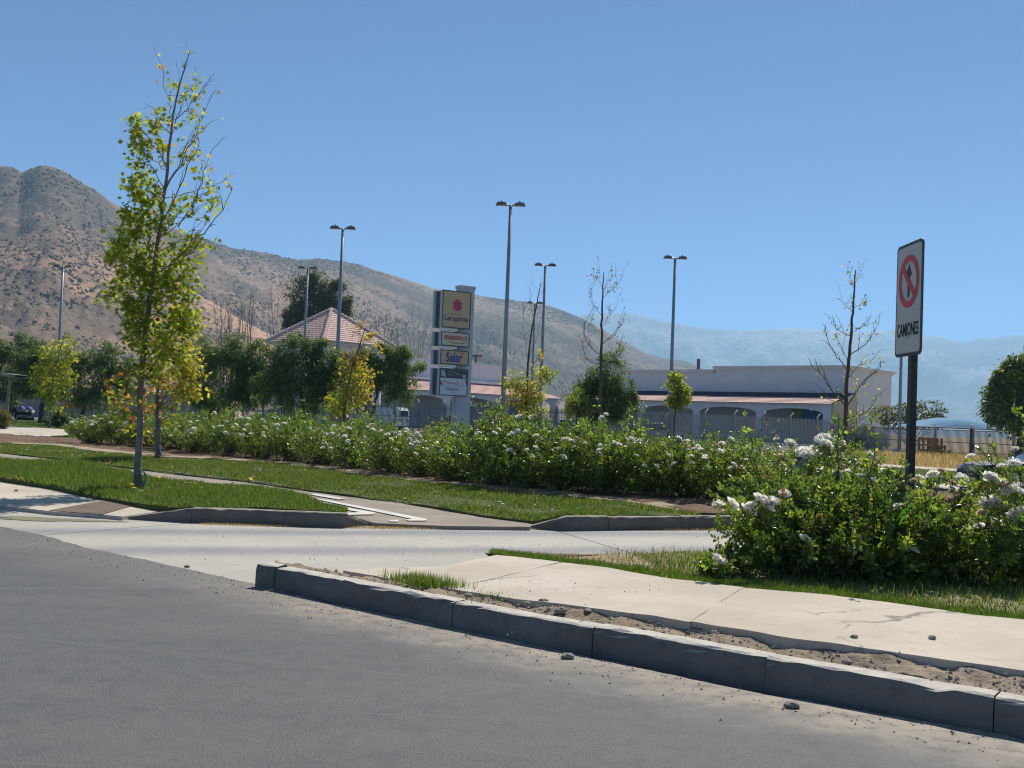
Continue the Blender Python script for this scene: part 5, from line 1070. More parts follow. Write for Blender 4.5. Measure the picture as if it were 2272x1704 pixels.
# right of the sign
r_, _, e_ = bg_tree("yellow green sapling with a tall bare leader, in front of the white station wagon", 38, [(1168, 955), (1170, 900), (1170, 820), (1178, 740), (1190, 680), (1200, 628)], .06,
        [(1140, 845, 22, 26, 130, GRN), (1165, 860, 28, 34, 190, YEL), (1200, 850, 28, 30, 190, GY), (1150, 885, 26, 24, 130, MIX), (1190, 895, 32, 24, 170, GY), (1222, 830, 14, 20, 60, GY), (1185, 915, 28, 14, 70, GY), (1196, 785, 8, 24, 22, YEL)], .14, "star", M_BARKDARK, 19, "sweetgum_tree", M_LEAF,
        limbs=[([(1172, 800), (1160, 730), (1163, 690)], .014), ([(1174, 790), (1194, 740), (1200, 690)], .014), ([(1185, 710), (1176, 670), (1177, 640)], .01), ([(1194, 670), (1204, 650), (1206, 640)], .008)])
r_, _, e_ = bg_tree("nearly bare sweetgum rising in front of the dark pepper tree", 34, [(1332, 960), (1333, 860), (1334, 760), (1336, 680), (1340, 603)], .075, [], .1, "star", M_BARKDARK, 20, "sweetgum_tree", M_LEAF,
        limbs=[([(1334, 790), (1310, 770), (1295, 745), (1293, 722)], .022), ([(1335, 765), (1360, 745), (1380, 720), (1385, 705)], .022), ([(1334, 740), (1315, 725), (1308, 700)], .014), ([(1335, 700), (1318, 680), (1308, 660), (1310, 635)], .014), ([(1337, 660), (1355, 645), (1373, 630)], .012), ([(1338, 640), (1325, 615), (1320, 602)], .009), ([(1338, 645), (1350, 625), (1360, 612)], .009), ([(1335, 725), (1355, 700), (1352, 680)], .012), ([(1334, 810), (1300, 800), (1290, 765)], .018), ([(1334, 820), (1365, 795), (1378, 760)], .018)])
sparse_leaves(r_, e_, 300, .09, "star", [("oliv", 4), ("brn", 3), ("pep2", 2)], .05, 6)
bg_tree("dark wispy pepper tree behind the nearly bare sweetgum", 44, [(1338, 950), (1338, 910), (1336, 860), (1340, 820)], .13, mass(1338, 886, 56, 40, 2500, PEP, 8, 11) + [(1362, 830, 28, 34, 420, PEPL), (1325, 840, 24, 30, 330, PEP), (1372, 790, 13, 22, 110, PEPL), (1402, 868, 13, 34, 130, PEPL), (1348, 800, 14, 22, 110, PEP), (1290, 862, 14, 20, 130, PEP)], .22, "narrow", seed=21, twig=False)
bg_tree("small leafy shrub tree left of the dark wispy pepper tree", 43, [(1280, 950), (1280, 920), (1280, 890)], .05, [(1278, 878, 18, 24, 330, GRN), (1285, 910, 24, 22, 320, PEPL), (1270, 900, 14, 20, 150, GRN)], .15, "diamond", seed=22, name="shrub", twig=False)
bg_tree("small round green tree in front of the arcade roof", 46, [(1494, 950), (1498, 915), (1502, 880), (1503, 850)], .05, [(1502, 858, 18, 26, 420, GRN), (1520, 868, 14, 20, 180, GRN), (1490, 890, 18, 16, 240, GRN), (1512, 893, 20, 16, 220, PEPL), (1500, 838, 10, 10, 70, GRN)], .15, "diamond", seed=23, name="sapling", leafm=M_LEAF)
r_, _, e_ = bg_tree("sparse sweetgum with few yellow leaves, left of the no trucks sign", 27, [(1874, 990), (1876, 930), (1878, 860), (1886, 770), (1892, 690), (1896, 640), (1899, 598)], .07, [(1890, 870, 30, 30, 18, GY), (1905, 930, 34, 26, 16, GY)], .1, "star", M_BARKDARK, 24, "sweetgum_tree", M_LEAF, twig=False,
        limbs=[([(1877, 900), (1850, 865), (1830, 830), (1812, 812)], .03), ([(1878, 905), (1905, 860), (1935, 830), (1952, 815)], .03), ([(1880, 820), (1855, 790), (1840, 760), (1830, 735)], .024), ([(1882, 790), (1915, 770), (1940, 745), (1952, 720)], .024), ([(1886, 745), (1862, 735), (1846, 715), (1842, 705)], .016), ([(1888, 740), (1910, 725), (1930, 720)], .014), ([(1892, 690), (1875, 680), (1864, 668)], .01), ([(1892, 685), (1915, 672), (1926, 664)], .011), ([(1896, 640), (1884, 622), (1882, 612)], .008), ([(1897, 630), (1906, 610), (1905, 598)], .007), ([(1876, 930), (1910, 922), (1938, 905), (1950, 880)], .022), ([(1877, 880), (1850, 895), (1835, 880)], .016), ([(1876, 945), (1905, 935), (1935, 912)], .014), ([(1880, 840), (1912, 810), (1940, 800)], .018), ([(1881, 800), (1862, 770), (1850, 740)], .014)])
sparse_leaves(r_, e_, 300, .085, "star", [("yel2", 4), ("yel", 1), ("oliv", 3), ("grn", 2), ("brn", 1)], .05, 7)
bg_tree("large green tree at the right edge above the blue canopy", 60, [(2262, 1000), (2264, 940), (2262, 880)], .25, mass(2305, 866, 80, 72, 4600, [("grn", 2), ("pep2", 3), ("pep", 2)], 9, 12) + [(2215, 905, 26, 28, 300, PEPL), (2245, 835, 24, 28, 320, GRN), (2240, 932, 40, 16, 240, PEP)], .28, "diamond", seed=25, name="leafy_tree", twig=False)
def shrub(label, cx, cy, rx, ry, Y, n, pal, size, seed, kind="diamond", name="shrub", ground=-.05, leafm=M_DARKLEAF):
    c = at(cx, cy, Y); root = thing(name, (c.x, Y, ground), label, "shrub"); rng = np.random.default_rng(seed); gl_ = G(); gt = G()
    for bx, by, brx, bry, m_, pl_ in mass(cx, cy, rx, ry, n, pal, seed, 8):
        q = np.array(tuple(at(bx, by, Y))); P = sample_blob(rng, m_, q, brx * mpp(Y), brx * mpp(Y), bry * mpp(Y)); D = unit(P - q + rng.normal(size=P.shape) * .3 * brx * mpp(Y)); Nr = unit(rng.normal(size=P.shape) + [0, 0, .8]); put_leaves(gl_, LEAFK[kind], P, D, Nr, size * rng.uniform(.6, 1.2, m_), palette(pl_, m_, rng)); branch(gt, (c.x, Y, ground), q, .03, .008, rng, 0, 5, 4)
    gt.build("stems", M_BARKDARK, root); gl_.build("crown", leafm, root); return root
shrub("olive shrub behind the white hall, right of the no trucks sign post base", 2025, 920, 62, 26, 95, 1400, [("euc", 2), ("oliv", 2), ("pep2", 2)], .3, 50)
shrub("dark green shrub against the wire fence, left of the sign post", 1925, 980, 34, 26, 71.5, 900, PEP, .2, 51)
shrub("dark green creeper shrub on the wire fence, right of the sparse sweetgum", 1893, 972, 18, 22, 74, 500, PEP, .2, 52)
shrub("round brown green bush at the left edge beside the pale walk", -13, 928, 24, 21, 44, 1700, [("oliv", 3), ("brn", 2), ("pep2", 1.5)], .16, 53, "narrow")
shrub("low clipped bush under the slender sapling, left of the hedge end", 128, 926, 22, 12, 52, 500, PEP, .16, 54)
shrub("green climber beside the fence behind the hedge, right of the golden sweetgum", 466, 905, 20, 26, 60, 500, GRN, .2, 55)

# ---- roses: canes, leaves, blooms
def rose_cluster(gm, P, D, rng, size, pal, tmpl, lets):
    """compound leaves: `lets` leaflets on a stalk from each P along D."""
    n = len(P); D = unit(D); S = unit(np.cross(D, rng.normal(size=P.shape))); U = unit(np.cross(S, D)); U[U[:, 2] < 0] *= -1; S = np.cross(D, U)
    col = palette(pal, n, rng, .2); L = size * rng.uniform(.8, 1.25, n)
    spec = [(1.25, 0, 0), (.75, 1, .9), (.75, -1, .9), (.25, 1, .8), (.25, -1, .8)][:lets]
    for t, sd, k in spec:
        d = D * (1.0 if sd == 0 else .45) + S * sd * .9 + rng.normal(size=P.shape) * .25; put_leaves(gm, tmpl, P + D * (t * L)[:, None], d, U + rng.normal(size=P.shape) * .45, L * (1 if sd == 0 else .85), col * rng.uniform(.9, 1.1, (n, 1)))
ROSE = [("rose_dark", 4), ("rose_mid", 4), ("rose_light", 2.0), ("rose_red", .28), ("rose_yel", .4)]
def rose_bush_meshes(seed, rx, ry, h, shoots, groups, leaf, tmpl, lets=5, pal=ROSE, sprouts=5):
    rng = np.random.default_rng(seed); gs = G(); gl_ = G(); tips = []
    for k in range(shoots + sprouts):
        a = rng.uniform(0, 2 * np.pi); q = rng.random() ** .5; tx, ty = math.cos(a) * rx * q, math.sin(a) * ry * q; zc = h * (1 - .42 * q ** 2.5) * rng.uniform(.62, 1.04) if rng.random() < .78 else h * rng.uniform(.14, .55)
        if k >= shoots: zc = h * rng.uniform(1.08, 1.32)
        tip = np.array([tx, ty, zc]); b = np.array([rng.normal() * rx * .16 + tx * .15, rng.normal() * ry * .16 + ty * .15, 0.0]); mid = (b + tip) / 2 + [tx * .05, ty * .05, zc * .14]
        t = np.linspace(0, 1, 9)[:, None]; P = b * (1 - t) ** 2 + mid * 2 * t * (1 - t) + tip * t ** 2; P[1:] += rng.normal(size=(8, 3)) * .012
        gs.tube(P, np.linspace(.008, .0025, 9), 4, cap=False); tips.append(tip)
        m_ = groups if k < shoots else groups // 2; tt = np.sort(rng.beta(2.2, 1.25, m_)); X = np.stack([np.interp(tt, t[:, 0], P[:, c]) for c in range(3)], -1); T = unit(np.stack([np.interp(tt, t[:-1, 0] + .06, np.diff(P, axis=0)[:, c]) for c in range(3)], -1))
        D = unit(rng.normal(size=X.shape) + T * .5 + unit(np.c_[tx, ty, .4 * h].repeat(m_, 0)) * .6 + [0, 0, .15]); rose_cluster(gl_, X, D, rng, leaf, pal, tmpl, lets)
    return gs, gl_, np.array(tips)
def bloom_mesh(name, mat, seed, r, faded=False):
    rng = np.random.default_rng(seed); gm = G()
    for ringk, (cnt, rad, tilt, sz) in enumerate(((6, .18, .25, 1.0), (6, .12, .75, .85), (5, .07, 1.15, .7), (4, .03, 1.4, .55))):
        for k in range(cnt):
            a = 2 * np.pi * (k + .5 * ringk) / cnt + rng.normal() * .12; u = np.array([math.cos(a), math.sin(a), 0]); up = np.array([0, 0, 1.0]); s = np.cross(up, u); d = u * math.cos(tilt + rng.normal() * .12) + up * math.sin(tilt); nrm = np.cross(s, d) * -1
            b = u * rad * r + up * (.02 * ringk) * r; g_ = []
            for v in (0, .45, .85, 1.0):
                row = []
                for w_ in (-1, -.45, .45, 1):
                    wid = (.35 + .75 * math.sin(min(1, v * 1.15) * 2.3)) * .52 * sz * r * (.8 if v == 1 else 1); row.append(b + d * v * sz * r * .95 + s * w_ * wid + nrm * (.22 * r * sz * (w_ * w_) - .16 * r * sz * v * v) * -1 + rng.normal(size=3) * .02 * r)
                g_.append(row)
            gm.grid(np.array(g_))
    n = gm.n; base = np.array([.62, .47, .36]) if faded else np.array([.87, .85, .79]); c = base * (1 + rng.normal(size=(n, 1)) * .05); gm.C = [np.clip(c, 0, .9)]
    me = gm.mesh(name); me.materials.append(mat); return me
BLOOM = [bloom_mesh("rose_bloom", M_PETAL, k, .055) for k in range(3)]; FADED = [bloom_mesh("faded_rose_bloom", M_PETAL, 9 + k, .046, True) for k in range(2)]
def add_bloom(parent, p, size, rng, faded=False, face=None):
    me = (FADED if faded else BLOOM)[rng.integers(0, 2)]; o = bpy.data.objects.new("faded_rose" if faded else "rose", me); COL.objects.link(o); o.parent = parent; off = parent.location
    o.location = Vector(p) - off; d = Vector((rng.normal() * .45 + .1, rng.normal() * .45 - .05, 1.0)) if face is None else Vector(face); o.rotation_euler = d.to_track_quat('Z', 'Y').to_euler(); o.scale = (size,) * 3; return o
# hedge bushes
HV = [rose_bush_meshes(60 + k, .92, .85, 1.14, 84, 19, .056, T_DIAMOND, 4, ROSE, 2) for k in range(4)]
HM = []
for gs, gl_, tips in HV:
    a, b = gs.mesh("stems"), gl_.mesh("foliage"); a.materials.append(M_CANE); b.materials.append(M_ROSELEAF); HM.append((a, b, tips))
hedge_px = [(176, 982), (232, 986), (290, 990), (352, 997), (415, 1004), (480, 1009), (548, 1015), (618, 1022), (690, 1030), (762, 1040), (836, 1050), (912, 1058), (990, 1068), (1070, 1077), (1152, 1085), (1238, 1092), (1326, 1098), (1416, 1103), (1508, 1108)]
hedge_lab = ["at the far left end of the hedge", "second from the left end of the hedge", "left of the tall sweetgum trunk", "right behind the trunk of the golden sweetgum", "just right of the golden sweetgum trunk", "below the broad dark pepper tree trunk", "before the light blue car, left part", "before the light blue car, right part",
             "below the pepper tree of the tiled pavilion", "below the yellowing sweetgum", "in front of the white van", "left of the shopping sign column, full of white blooms", "below the shopping sign column", "under the tallest lamp post", "below the station wagon under the yellow green sapling", "left of the dark wispy pepper tree", "below the nearly bare sweetgum", "left of the small round green tree", "below the small round green tree"]
rngH = np.random.default_rng(77)
def place_hedge(x, y, z, label, sc, k, nb):
    a, b, tips = HM[k % 4]; root = thing("rose_bush", (x, y, z), label, "rose bush", "white rose bushes of the long hedge")
    rot = rngH.uniform(0, 6.28); sx, sz = sc * rngH.uniform(.9, 1.12), sc * rngH.uniform(.76, 1.16)
    for nm, me in (("stems", a), ("foliage", b)):
        o = bpy.data.objects.new(nm, me); COL.objects.link(o); o.parent = root; o.rotation_euler = (0, 0, rot); o.scale = (sx, sx, sz)
        if nm == "foliage": o["kind"] = "stuff"
    c, s = math.cos(rot), math.sin(rot); tp = tips * [sx, sx, sz]; W = np.c_[tp[:, 0] * c - tp[:, 1] * s, tp[:, 0] * s + tp[:, 1] * c, tp[:, 2]]
    hi = np.percentile(W[:, 2], 88); W = W[(W[:, 2] > .45 * hi) & (W[:, 2] < 1.12 * hi)]; W = W[np.argsort(W[:, 1] - .3 * W[:, 2] + rngH.normal(size=len(W)) * .35)]
    for q in range(min(nb, len(W))):
        p = W[q]; m_ = 1 if rngH.random() < .62 else 2
        for h in range(m_): add_bloom(root, Vector((x, y, z)) + Vector(p + rngH.normal(size=3) * .045 * (h > 0) + [0, 0, .03]), rngH.uniform(.6, 1.0), rngH, rngH.random() < .2)
    return root
for i, (px, py) in enumerate(hedge_px):
    f = g(px, py, .12); p = f + Vector((.2, .56, 0)); sc = 1.0
    place_hedge(p.x, p.y, .1, "rose bush " + hedge_lab[i], sc * (.97 if i < 13 else 1.05), i * 3 + 1, int([7, 7, 9, 5, 9, 9, 10, 8, 8, 12, 15, 22, 16, 8, 10, 10, 11, 13, 13][i]))
for i, (x, y, lb) in enumerate(((3.6, 16.6, "rose bush where the hedge turns the corner behind the lane"), (4.9, 17.9, "rose bush past the hedge corner, above the near bush"), (6.2, 19.3, "last rose bush of the hedge, below the sparse sweetgum"))):
    place_hedge(x, y, .1, lb, (1.12, 1.1, 1.0)[i], i + 2, 9)
# second rank of the hedge so that it reads as deep
for i in range(0, 19, 1):
    f = g(hedge_px[i][0] + 30, hedge_px[i][1] - 2, .12); p = f + Vector((.75, 1.75, 0)); place_hedge(p.x, p.y, .1, "rear rank rose bush, behind the one " + hedge_lab[i].replace(", full of white blooms", "").replace("just ", ""), 1.0, i * 5 + 2, 2)
# near bushes, leaf by leaf
def near_bush(label, x, y, z, rx, ry, h, seed, shoots, groups, blooms, leaf=.043, sprouts=5):
    root = thing("rose_bush", (x, y, z), label, "rose bush", "white rose bushes on the near verge"); gs, gl_, tips = rose_bush_meshes(seed, rx, ry, h, shoots, groups, leaf, T_OVAL, 5, ROSE, sprouts); rng = np.random.default_rng(seed)
    gm = G()
    for px, py, Y, s, fd in blooms:
        p = at(px, py, Y); add_bloom(root, p, s * .88, rng, fd); q = tips[np.argmin(np.linalg.norm(tips + [x, y, z] - np.array(tuple(p)), axis=1))] * .75
        branch(gs, q, np.array(tuple(p)) - [x, y, z] - [0, 0, .01], .0035, .0025, rng, -.08, 6, 4, .02)
        Q = np.array(tuple(p)) - [x, y, z] + rng.normal(size=(3, 3)) * .03 - [0, 0, .06]; rose_cluster(gl_, Q, rng.normal(size=(3, 3)) + [0, -.2, .2], rng, leaf, ROSE, T_OVAL, 5)
    me = gs.mesh("stems"); me.materials.append(M_CANE); o = bpy.data.objects.new("stems", me); COL.objects.link(o); o.parent = root
    me = gl_.mesh("foliage"); me.materials.append(M_ROSELEAF); o = bpy.data.objects.new("foliage", me); COL.objects.link(o); o.parent = root; o["kind"] = "stuff"; return root
def zz(pts, Y, fd=False): return [(1560 + x / 3.107, 900 + y / 3.107, Y, s, fd) for x, y, s in pts]
bA = zz([(105, 685, .9), (200, 680, 1.15), (310, 720, 1.25), (390, 650, 1.2), (440, 700, 1.2), (478, 668, 1.1), (425, 655, .9), (700, 925, 1.1), (330, 690, .9), (560, 610, .9)], 7.55) + zz([(985, 985, .8), (1340, 705, 1.0)], 7.6)
bA2 = zz([(830, 235, 1.5), (872, 250, 1.5), (830, 305, 1.2), (945, 255, 1.0), (950, 345, .8), (600, 260, 1.1), (700, 322, 1.5), (655, 345, 1.0), (680, 390, 1.5), (760, 352, 1.2), (745, 395, 1.2), (655, 432, 1.2), (725, 365, 1.2), (765, 295, .8), (690, 415, 1.1), (625, 465, .9), (640, 500, .8)], 9.2) + zz([(845, 265, 1.3), (715, 340, 1.3)], 9.0) + zz([(540, 350, .9), (640, 495, .8)], 9.1, True)
bB = zz([(1160, 345, .9), (1190, 430, 1.1), (1000, 460, .9), (920, 472, 1.0), (900, 480, .8), (1110, 505, 1.1), (1170, 530, 1.2), (1085, 490, .8), (1135, 440, .8), (1585, 478, 1.1), (1500, 505, .9), (1780, 505, 1.15), (1330, 520, .8)], 8.3) + zz([(1350, 575, .9), (1390, 580, .9), (1235, 620, .9), (1300, 520, .8), (1125, 632, 1.1), (1330, 560, .8), (1720, 535, .9), (1760, 600, .9), (1700, 645, .8), (1640, 450, .9), (1450, 520, .8), (1150, 600, .8), (1370, 560, .8), (1790, 540, .8), (1680, 660, .8)], 8.2, True) + zz([(1455, 1000, .7)], 7.6)
bC = zz([(1975, 668, 1.25), (1945, 680, 1.0), (2010, 660, 1.1), (2040, 535, 1.2), (1980, 492, 1.2), (2105, 575, 1.2), (2165, 595, 1.2), (2080, 585, 1.0), (2150, 405, 1.2), (2140, 755, 1.2), (2195, 740, 1.4), (2120, 770, 1.0), (2020, 815, 1.2), (2035, 835, 1.1), (1905, 830, .8), (1850, 1015, .8), (1845, 350, .7), (1985, 510, 1.1)], 7.9) + zz([(1920, 740, .9), (2100, 540, .8), (2050, 700, .8)], 7.8, True)
near_bush("big rose bush at the left end of the near verge, beside the lane", 2.2, 8.0, .1, .56, .54, .76, 90, 84, 18, bA, sprouts=2)
near_bush("dense leafy rose bush in the middle of the near verge, left of the sign post", 2.72, 8.0, .1, .78, .66, .98, 91, 116, 19, bB[:9] + bB[13:20], sprouts=2)
near_bush("rose bush standing behind, topped by the largest clump of white roses", 2.55, 9.15, .1, .82, .62, 1.04, 92, 92, 17, bA2, sprouts=2)
near_bush("rose bush in front of the sign post with faded pinkish blooms", 3.45, 8.1, .1, .70, .60, .72, 93, 92, 18, bB[9:13] + bB[20:], sprouts=1)
near_bush("rose bush at the right edge of the photo on the near verge", 4.3, 8.1, .1, .68, .62, .86, 94, 88, 18, bC[:18], sprouts=2)
near_bush("tall rose bush at the right edge, in front of the dark blue car", 4.75, 9.3, .1, .7, .6, 1.2, 95, 84, 17, bC[18:] + zz([(2150, 300, .7), (2060, 420, .9), (2190, 560, .9)], 9.0))
near_bush("small straggling rose shoot beside the verge grass, below the big bush", 1.62, 7.75, .1, .26, .25, .26, 96, 16, 12, zz([(100, 1060, 1.0), (130, 1080, .8)], 7.5), sprouts=1)
for px, py, Y, h_, lb in ((1985, 1140, 7.5, .34, "tall broad-leaved weed inside the near rose bushes"), (2040, 1300, 7.25, .16, "low broad-leaved weed at the foot of the near rose bushes")):
    p = at(px, py, Y); wd = thing("broad_leaf_weed", (p.x, p.y, max(.1, p.z - .06)), lb, "weed"); rng = np.random.default_rng(int(px)); gm = G(); n = 4
    P = np.tile(np.array([p.x, p.y, max(.1, p.z - .06)]), (n, 1)) + rng.normal(size=(n, 3)) * .02; D = unit(np.c_[rng.normal(size=(n, 2)) * .6, np.full(n, 1.2 if h_ > .2 else .35)])
    for k in range(n): put_leaves(gm, T_BLADE, P[k:k + 1], D[k:k + 1], np.array([[0, -.8, .5]]), np.array([h_ * rng.uniform(.6, 1.0)]), np.array([[.04, .11, .014]]), width=np.array([.06]))
    gm.build("leaf", M_LEAF, wd)

# ---- grass
def grass(name, grid, n, hgt, wid, pal, seed, mask=None, lean=.95, hvar=None):
    rng = np.random.default_rng(seed); a, b = grid.shape[:2]; A = np.linalg.norm(np.cross(grid[1:, :-1] - grid[:-1, :-1], grid[:-1, 1:] - grid[:-1, :-1]), axis=-1).ravel(); p = A / A.sum()
    if mask is not None:
        c = (grid[:-1, :-1] + grid[1:, 1:]) / 2; wgt = mask(c.reshape(-1, 3)); p = p * wgt; p /= p.sum()
    k = rng.choice(len(p), n, p=p); i, j = k // (b - 1), k % (b - 1); u, v = rng.random((2, n, 1))
    P = grid[i, j] * (1 - u) * (1 - v) + grid[i + 1, j] * u * (1 - v) + grid[i, j + 1] * (1 - u) * v + grid[i + 1, j + 1] * u * v
    pat = fnoise(P[:, :] * [1, 1, 0], .9, 3, seed) ; H = hgt * rng.uniform(.45, 1.25, n) * (1 + pat * .5)
    if hvar is not None: H = H * hvar(P)
    a_ = rng.uniform(0, 2 * np.pi, n); D = unit(np.c_[np.cos(a_) * lean, np.sin(a_) * lean, np.ones(n)] + rng.normal(size=(n, 3)) * .12); Nr = np.c_[-np.cos(a_), -np.sin(a_), np.full(n, .4)] + rng.normal(size=(n, 3)) * .2
    V0 = np.array([[0, .5, 0], [0, -.5, 0], [.6, -.3, .04], [.6, .3, .04], [1, 0, .2]]); gm = G(); put_leaves(gm, (V0, [np.array([[0, 1, 2, 3]]), np.array([[3, 2, 4]])]), P, D, Nr, H, palette(pal, n, rng, .25), width=np.full(n, wid) * rng.uniform(.7, 1.3, n))
    o = gm.build(name, M_GRASS); o["kind"] = "stuff"; return o
GP = [("g1", 5), ("g2", 4), ("g3", .8), ("g4", .3)]
tall_c = np.array(tuple(g(150, 1066, .1)))
patch = lambda s_: (lambda C: np.clip(.55 + 1.6 * fnoise(C * [1, 1, 0], .75, 4, s_), .06, 1))
grass("island_grass", ISL, 95000, .06, .011, GP, 1, mask=lambda C: .3 + patch(2.0)(C), hvar=lambda P: 1 + 1.7 * np.exp(-(((P[:, 0] - tall_c[0]) / .55) ** 2 + ((P[:, 1] - tall_c[1]) / .9) ** 2)) + .5 * (P[:, 0] < -5.2))
tc2 = np.array(tuple(g(250, 1022, .1)))
grass("strip_grass", STR, 95000, .045, .013, [("g1", 4.5), ("g2", 3), ("g3", 1), ("g4", .7)], 2, mask=patch(5.0), hvar=lambda P: 1 + 1.6 * np.exp(-(((P[:, 0] - tc2[0]) / 1.1) ** 2 + ((P[:, 1] - tc2[1]) / .9) ** 2)))
# verge: thick band along the pavement, thin elsewhere
vfl = np.asarray([tuple(p) for p in resample(vf, 200)])
def dist_to(line, P):
    out = np.empty(len(P))
    for s in range(0, len(P), 20000):
        q = P[s:s + 20000]; out[s:s + 20000] = np.min(np.linalg.norm(q[:, None, :2] - line[None, ::3, :2], axis=-1), axis=1)
    return out
grass("verge_grass", VERGE, 95000, .05, .006, [("g1", 5), ("g2", 3), ("g3", .4)], 3, mask=lambda C: np.exp(-(dist_to(vfl, C) / .24) ** 2) + .05 * (C[:, 0] > 1.2))
grass("verge_weeds", VERGE, 30000, .10, .007, [("g1", 3), ("g2", 3), ("g3", 1), ("g4", .6)], 4, mask=lambda C: (C[:, 0] > .9) * (.25 + (C[:, 0] > 3.6) * 1.0) * (C[:, 1] < 10.2))
grass("verge_straw", VERGE, 2600, .05, .008, [("dry", 3), ("dry2", 2), ("g4", 1)], 5, mask=lambda C: (C[:, 0] < 2.2) * 1.0 + .3 * (C[:, 0] > 4.0), lean=1.4)
grass("far_verge_grass", VG2, 9000, .05, .03, GP, 6)
lw = ribbon([Vector((-26, 34, -.05)), Vector((-13.5, 33.5, -.05)), Vector((-12, 36, -.05))], [Vector((-60, 78, -.05)), Vector((-22, 66, -.05)), Vector((-14, 48, -.05))], 40, 30); grass("lawn_grass", lw, 45000, .07, .05, GP, 7)
dg_ = ribbon([Vector((9.5, 41, -.09)), Vector((17, 33, -.09)), Vector((30, 20, -.09))], [Vector((20, 66, -.09)), Vector((29, 62, -.09)), Vector((38, 52, -.09))], 40, 30); grass("dry_grass", dg_, 30000, .42, .035, [("dry", 4), ("dry2", 3)], 8, mask=lambda C: .25 + (fnoise(C * [1, 1, 0], .25, 3, 3) > -.05) * 1.0)
# dry tufts and litter at the kerb feet, weeds in the dirt strip
lit = [g(x, y, -.008) for x, y in [(440, 1163), (600, 1168), (780, 1172), (960, 1174), (1180, 1175), (1400, 1176), (1600, 1177)]]; grass("kerb_straw", ribbon(lit, [p + Vector((0, .16, 0)) for p in lit], 80, 4), 7000, .035, .006, [("dry", 3), ("dry2", 3), ("brn", 1)], 9, lean=2.5)
for (px, py, n, h_, sx, lb) in ((945, 1296, 900, .075, .16, "green tuft of grass in the dirt strip behind the near kerb"), (1110, 1330, 260, .04, .12, "small weed tuft in the dirt strip, right of the green tuft")):
    p = g(px, py, .12); rng = np.random.default_rng(int(px)); t_ = rng.normal(size=(n, 2)) * [sx, sx * .4]; P = np.c_[p.x + t_[:, 0] * K_A.x - t_[:, 1] * K_A.y, p.y + t_[:, 0] * K_A.y + t_[:, 1] * K_A.x, np.full(n, .115)]; a_ = rng.uniform(0, 6.28, n)
    gm = G(); put_leaves(gm, T_BLADE, P, np.c_[np.cos(a_) * .5, np.sin(a_) * .5, np.ones(n)], np.c_[-np.cos(a_), -np.sin(a_), np.full(n, .4)], h_ * rng.uniform(.5, 1.2, n), palette([("g1", 3), ("g2", 3), ("g3", 1)], n, rng), width=np.full(n, .006)); o = gm.build("grass_tuft", M_GRASS); tag(o, lb, "grass tuft")
# ---- stones and crumbs
def stone_mesh(seed, name="stone"):
    rng = np.random.default_rng(seed); u = np.linspace(0, np.pi, 6); v = np.linspace(0, 2 * np.pi, 9)[:-1]; P = np.array([[(math.sin(a) * math.cos(b), math.sin(a) * math.sin(b), math.cos(a) * .7) for b in v] for a in u]); P[1:-1] *= rng.uniform(.75, 1.2, (4, 8, 1)); P = np.concatenate([P, P[:, :1]], 1); me = G().grid(P).mesh(name); me.materials.append(M_STONE); return me
SM = [stone_mesh(k) for k in range(4)]
stone_px = [(1207, 1332, .028, "upright grey stone leaning on the pavement edge, behind the third kerb stone"), (1170, 1336, .022, "small grey stone left of the upright one in the dirt strip"), (1245, 1352, .034, "largest grey stone in the stony patch of the dirt strip"), (1305, 1352, .024, "grey stone at the right end of the stony patch"), (1263, 1349, .018, "tiny stone touching the largest one in the stony patch"),
    (1585, 1402, .026, "grey stone below the pavement edge, behind the fourth kerb stone"), (1655, 1410, .02, "small stone in the dirt, right of the stone behind the fourth kerb stone"), (1880, 1464, .024, "pale stone on the dirt behind the long kerb stone at right"), (2025, 1462, .028, "round stone under the pavement edge behind the long right kerb stone"),
    (2150, 1490, .03, "brown stone in the dirt near the last kerb joint at right"), (2232, 1494, .032, "rough stone in the dirt beside the last kerb stone at right"), (1040, 1318, .024, "grey stone just right of the green grass tuft"), (2068, 1432, .02, "dark pebble lying alone on the pavement at right"), (1895, 1430, .018, "dark chip standing on the pavement edge above the long kerb stone")]
for i, (px, py, r_, lb) in enumerate(stone_px):
    p = g(px, py, .16); o = bpy.data.objects.new("stone", SM[i % 4]); COL.objects.link(o); o.location = (p.x, p.y, .145 + r_ * .3 if i < 12 else .2); o.scale = (r_ * 1.2, r_, r_ * .9); o.rotation_euler = (0, 0, i * 1.7); tag(o, lb, "stone", "loose stones behind the near kerb")
for px, py, r_, lb in ((1260, 1461, .03, "dark stone on the asphalt just in front of the near kerb"), (1757, 1570, .03, "dark stone on the asphalt by the fourth kerb stone"), (415, 1259, .02, "small stone on the asphalt left of the kerb end")):
    p = g(px, py, .0); o = bpy.data.objects.new("stone", SM[1]); COL.objects.link(o); o.location = (p.x, p.y, r_ * .4); o.scale = (r_ * 1.3, r_, r_ * .8); tag(o, lb, "stone")
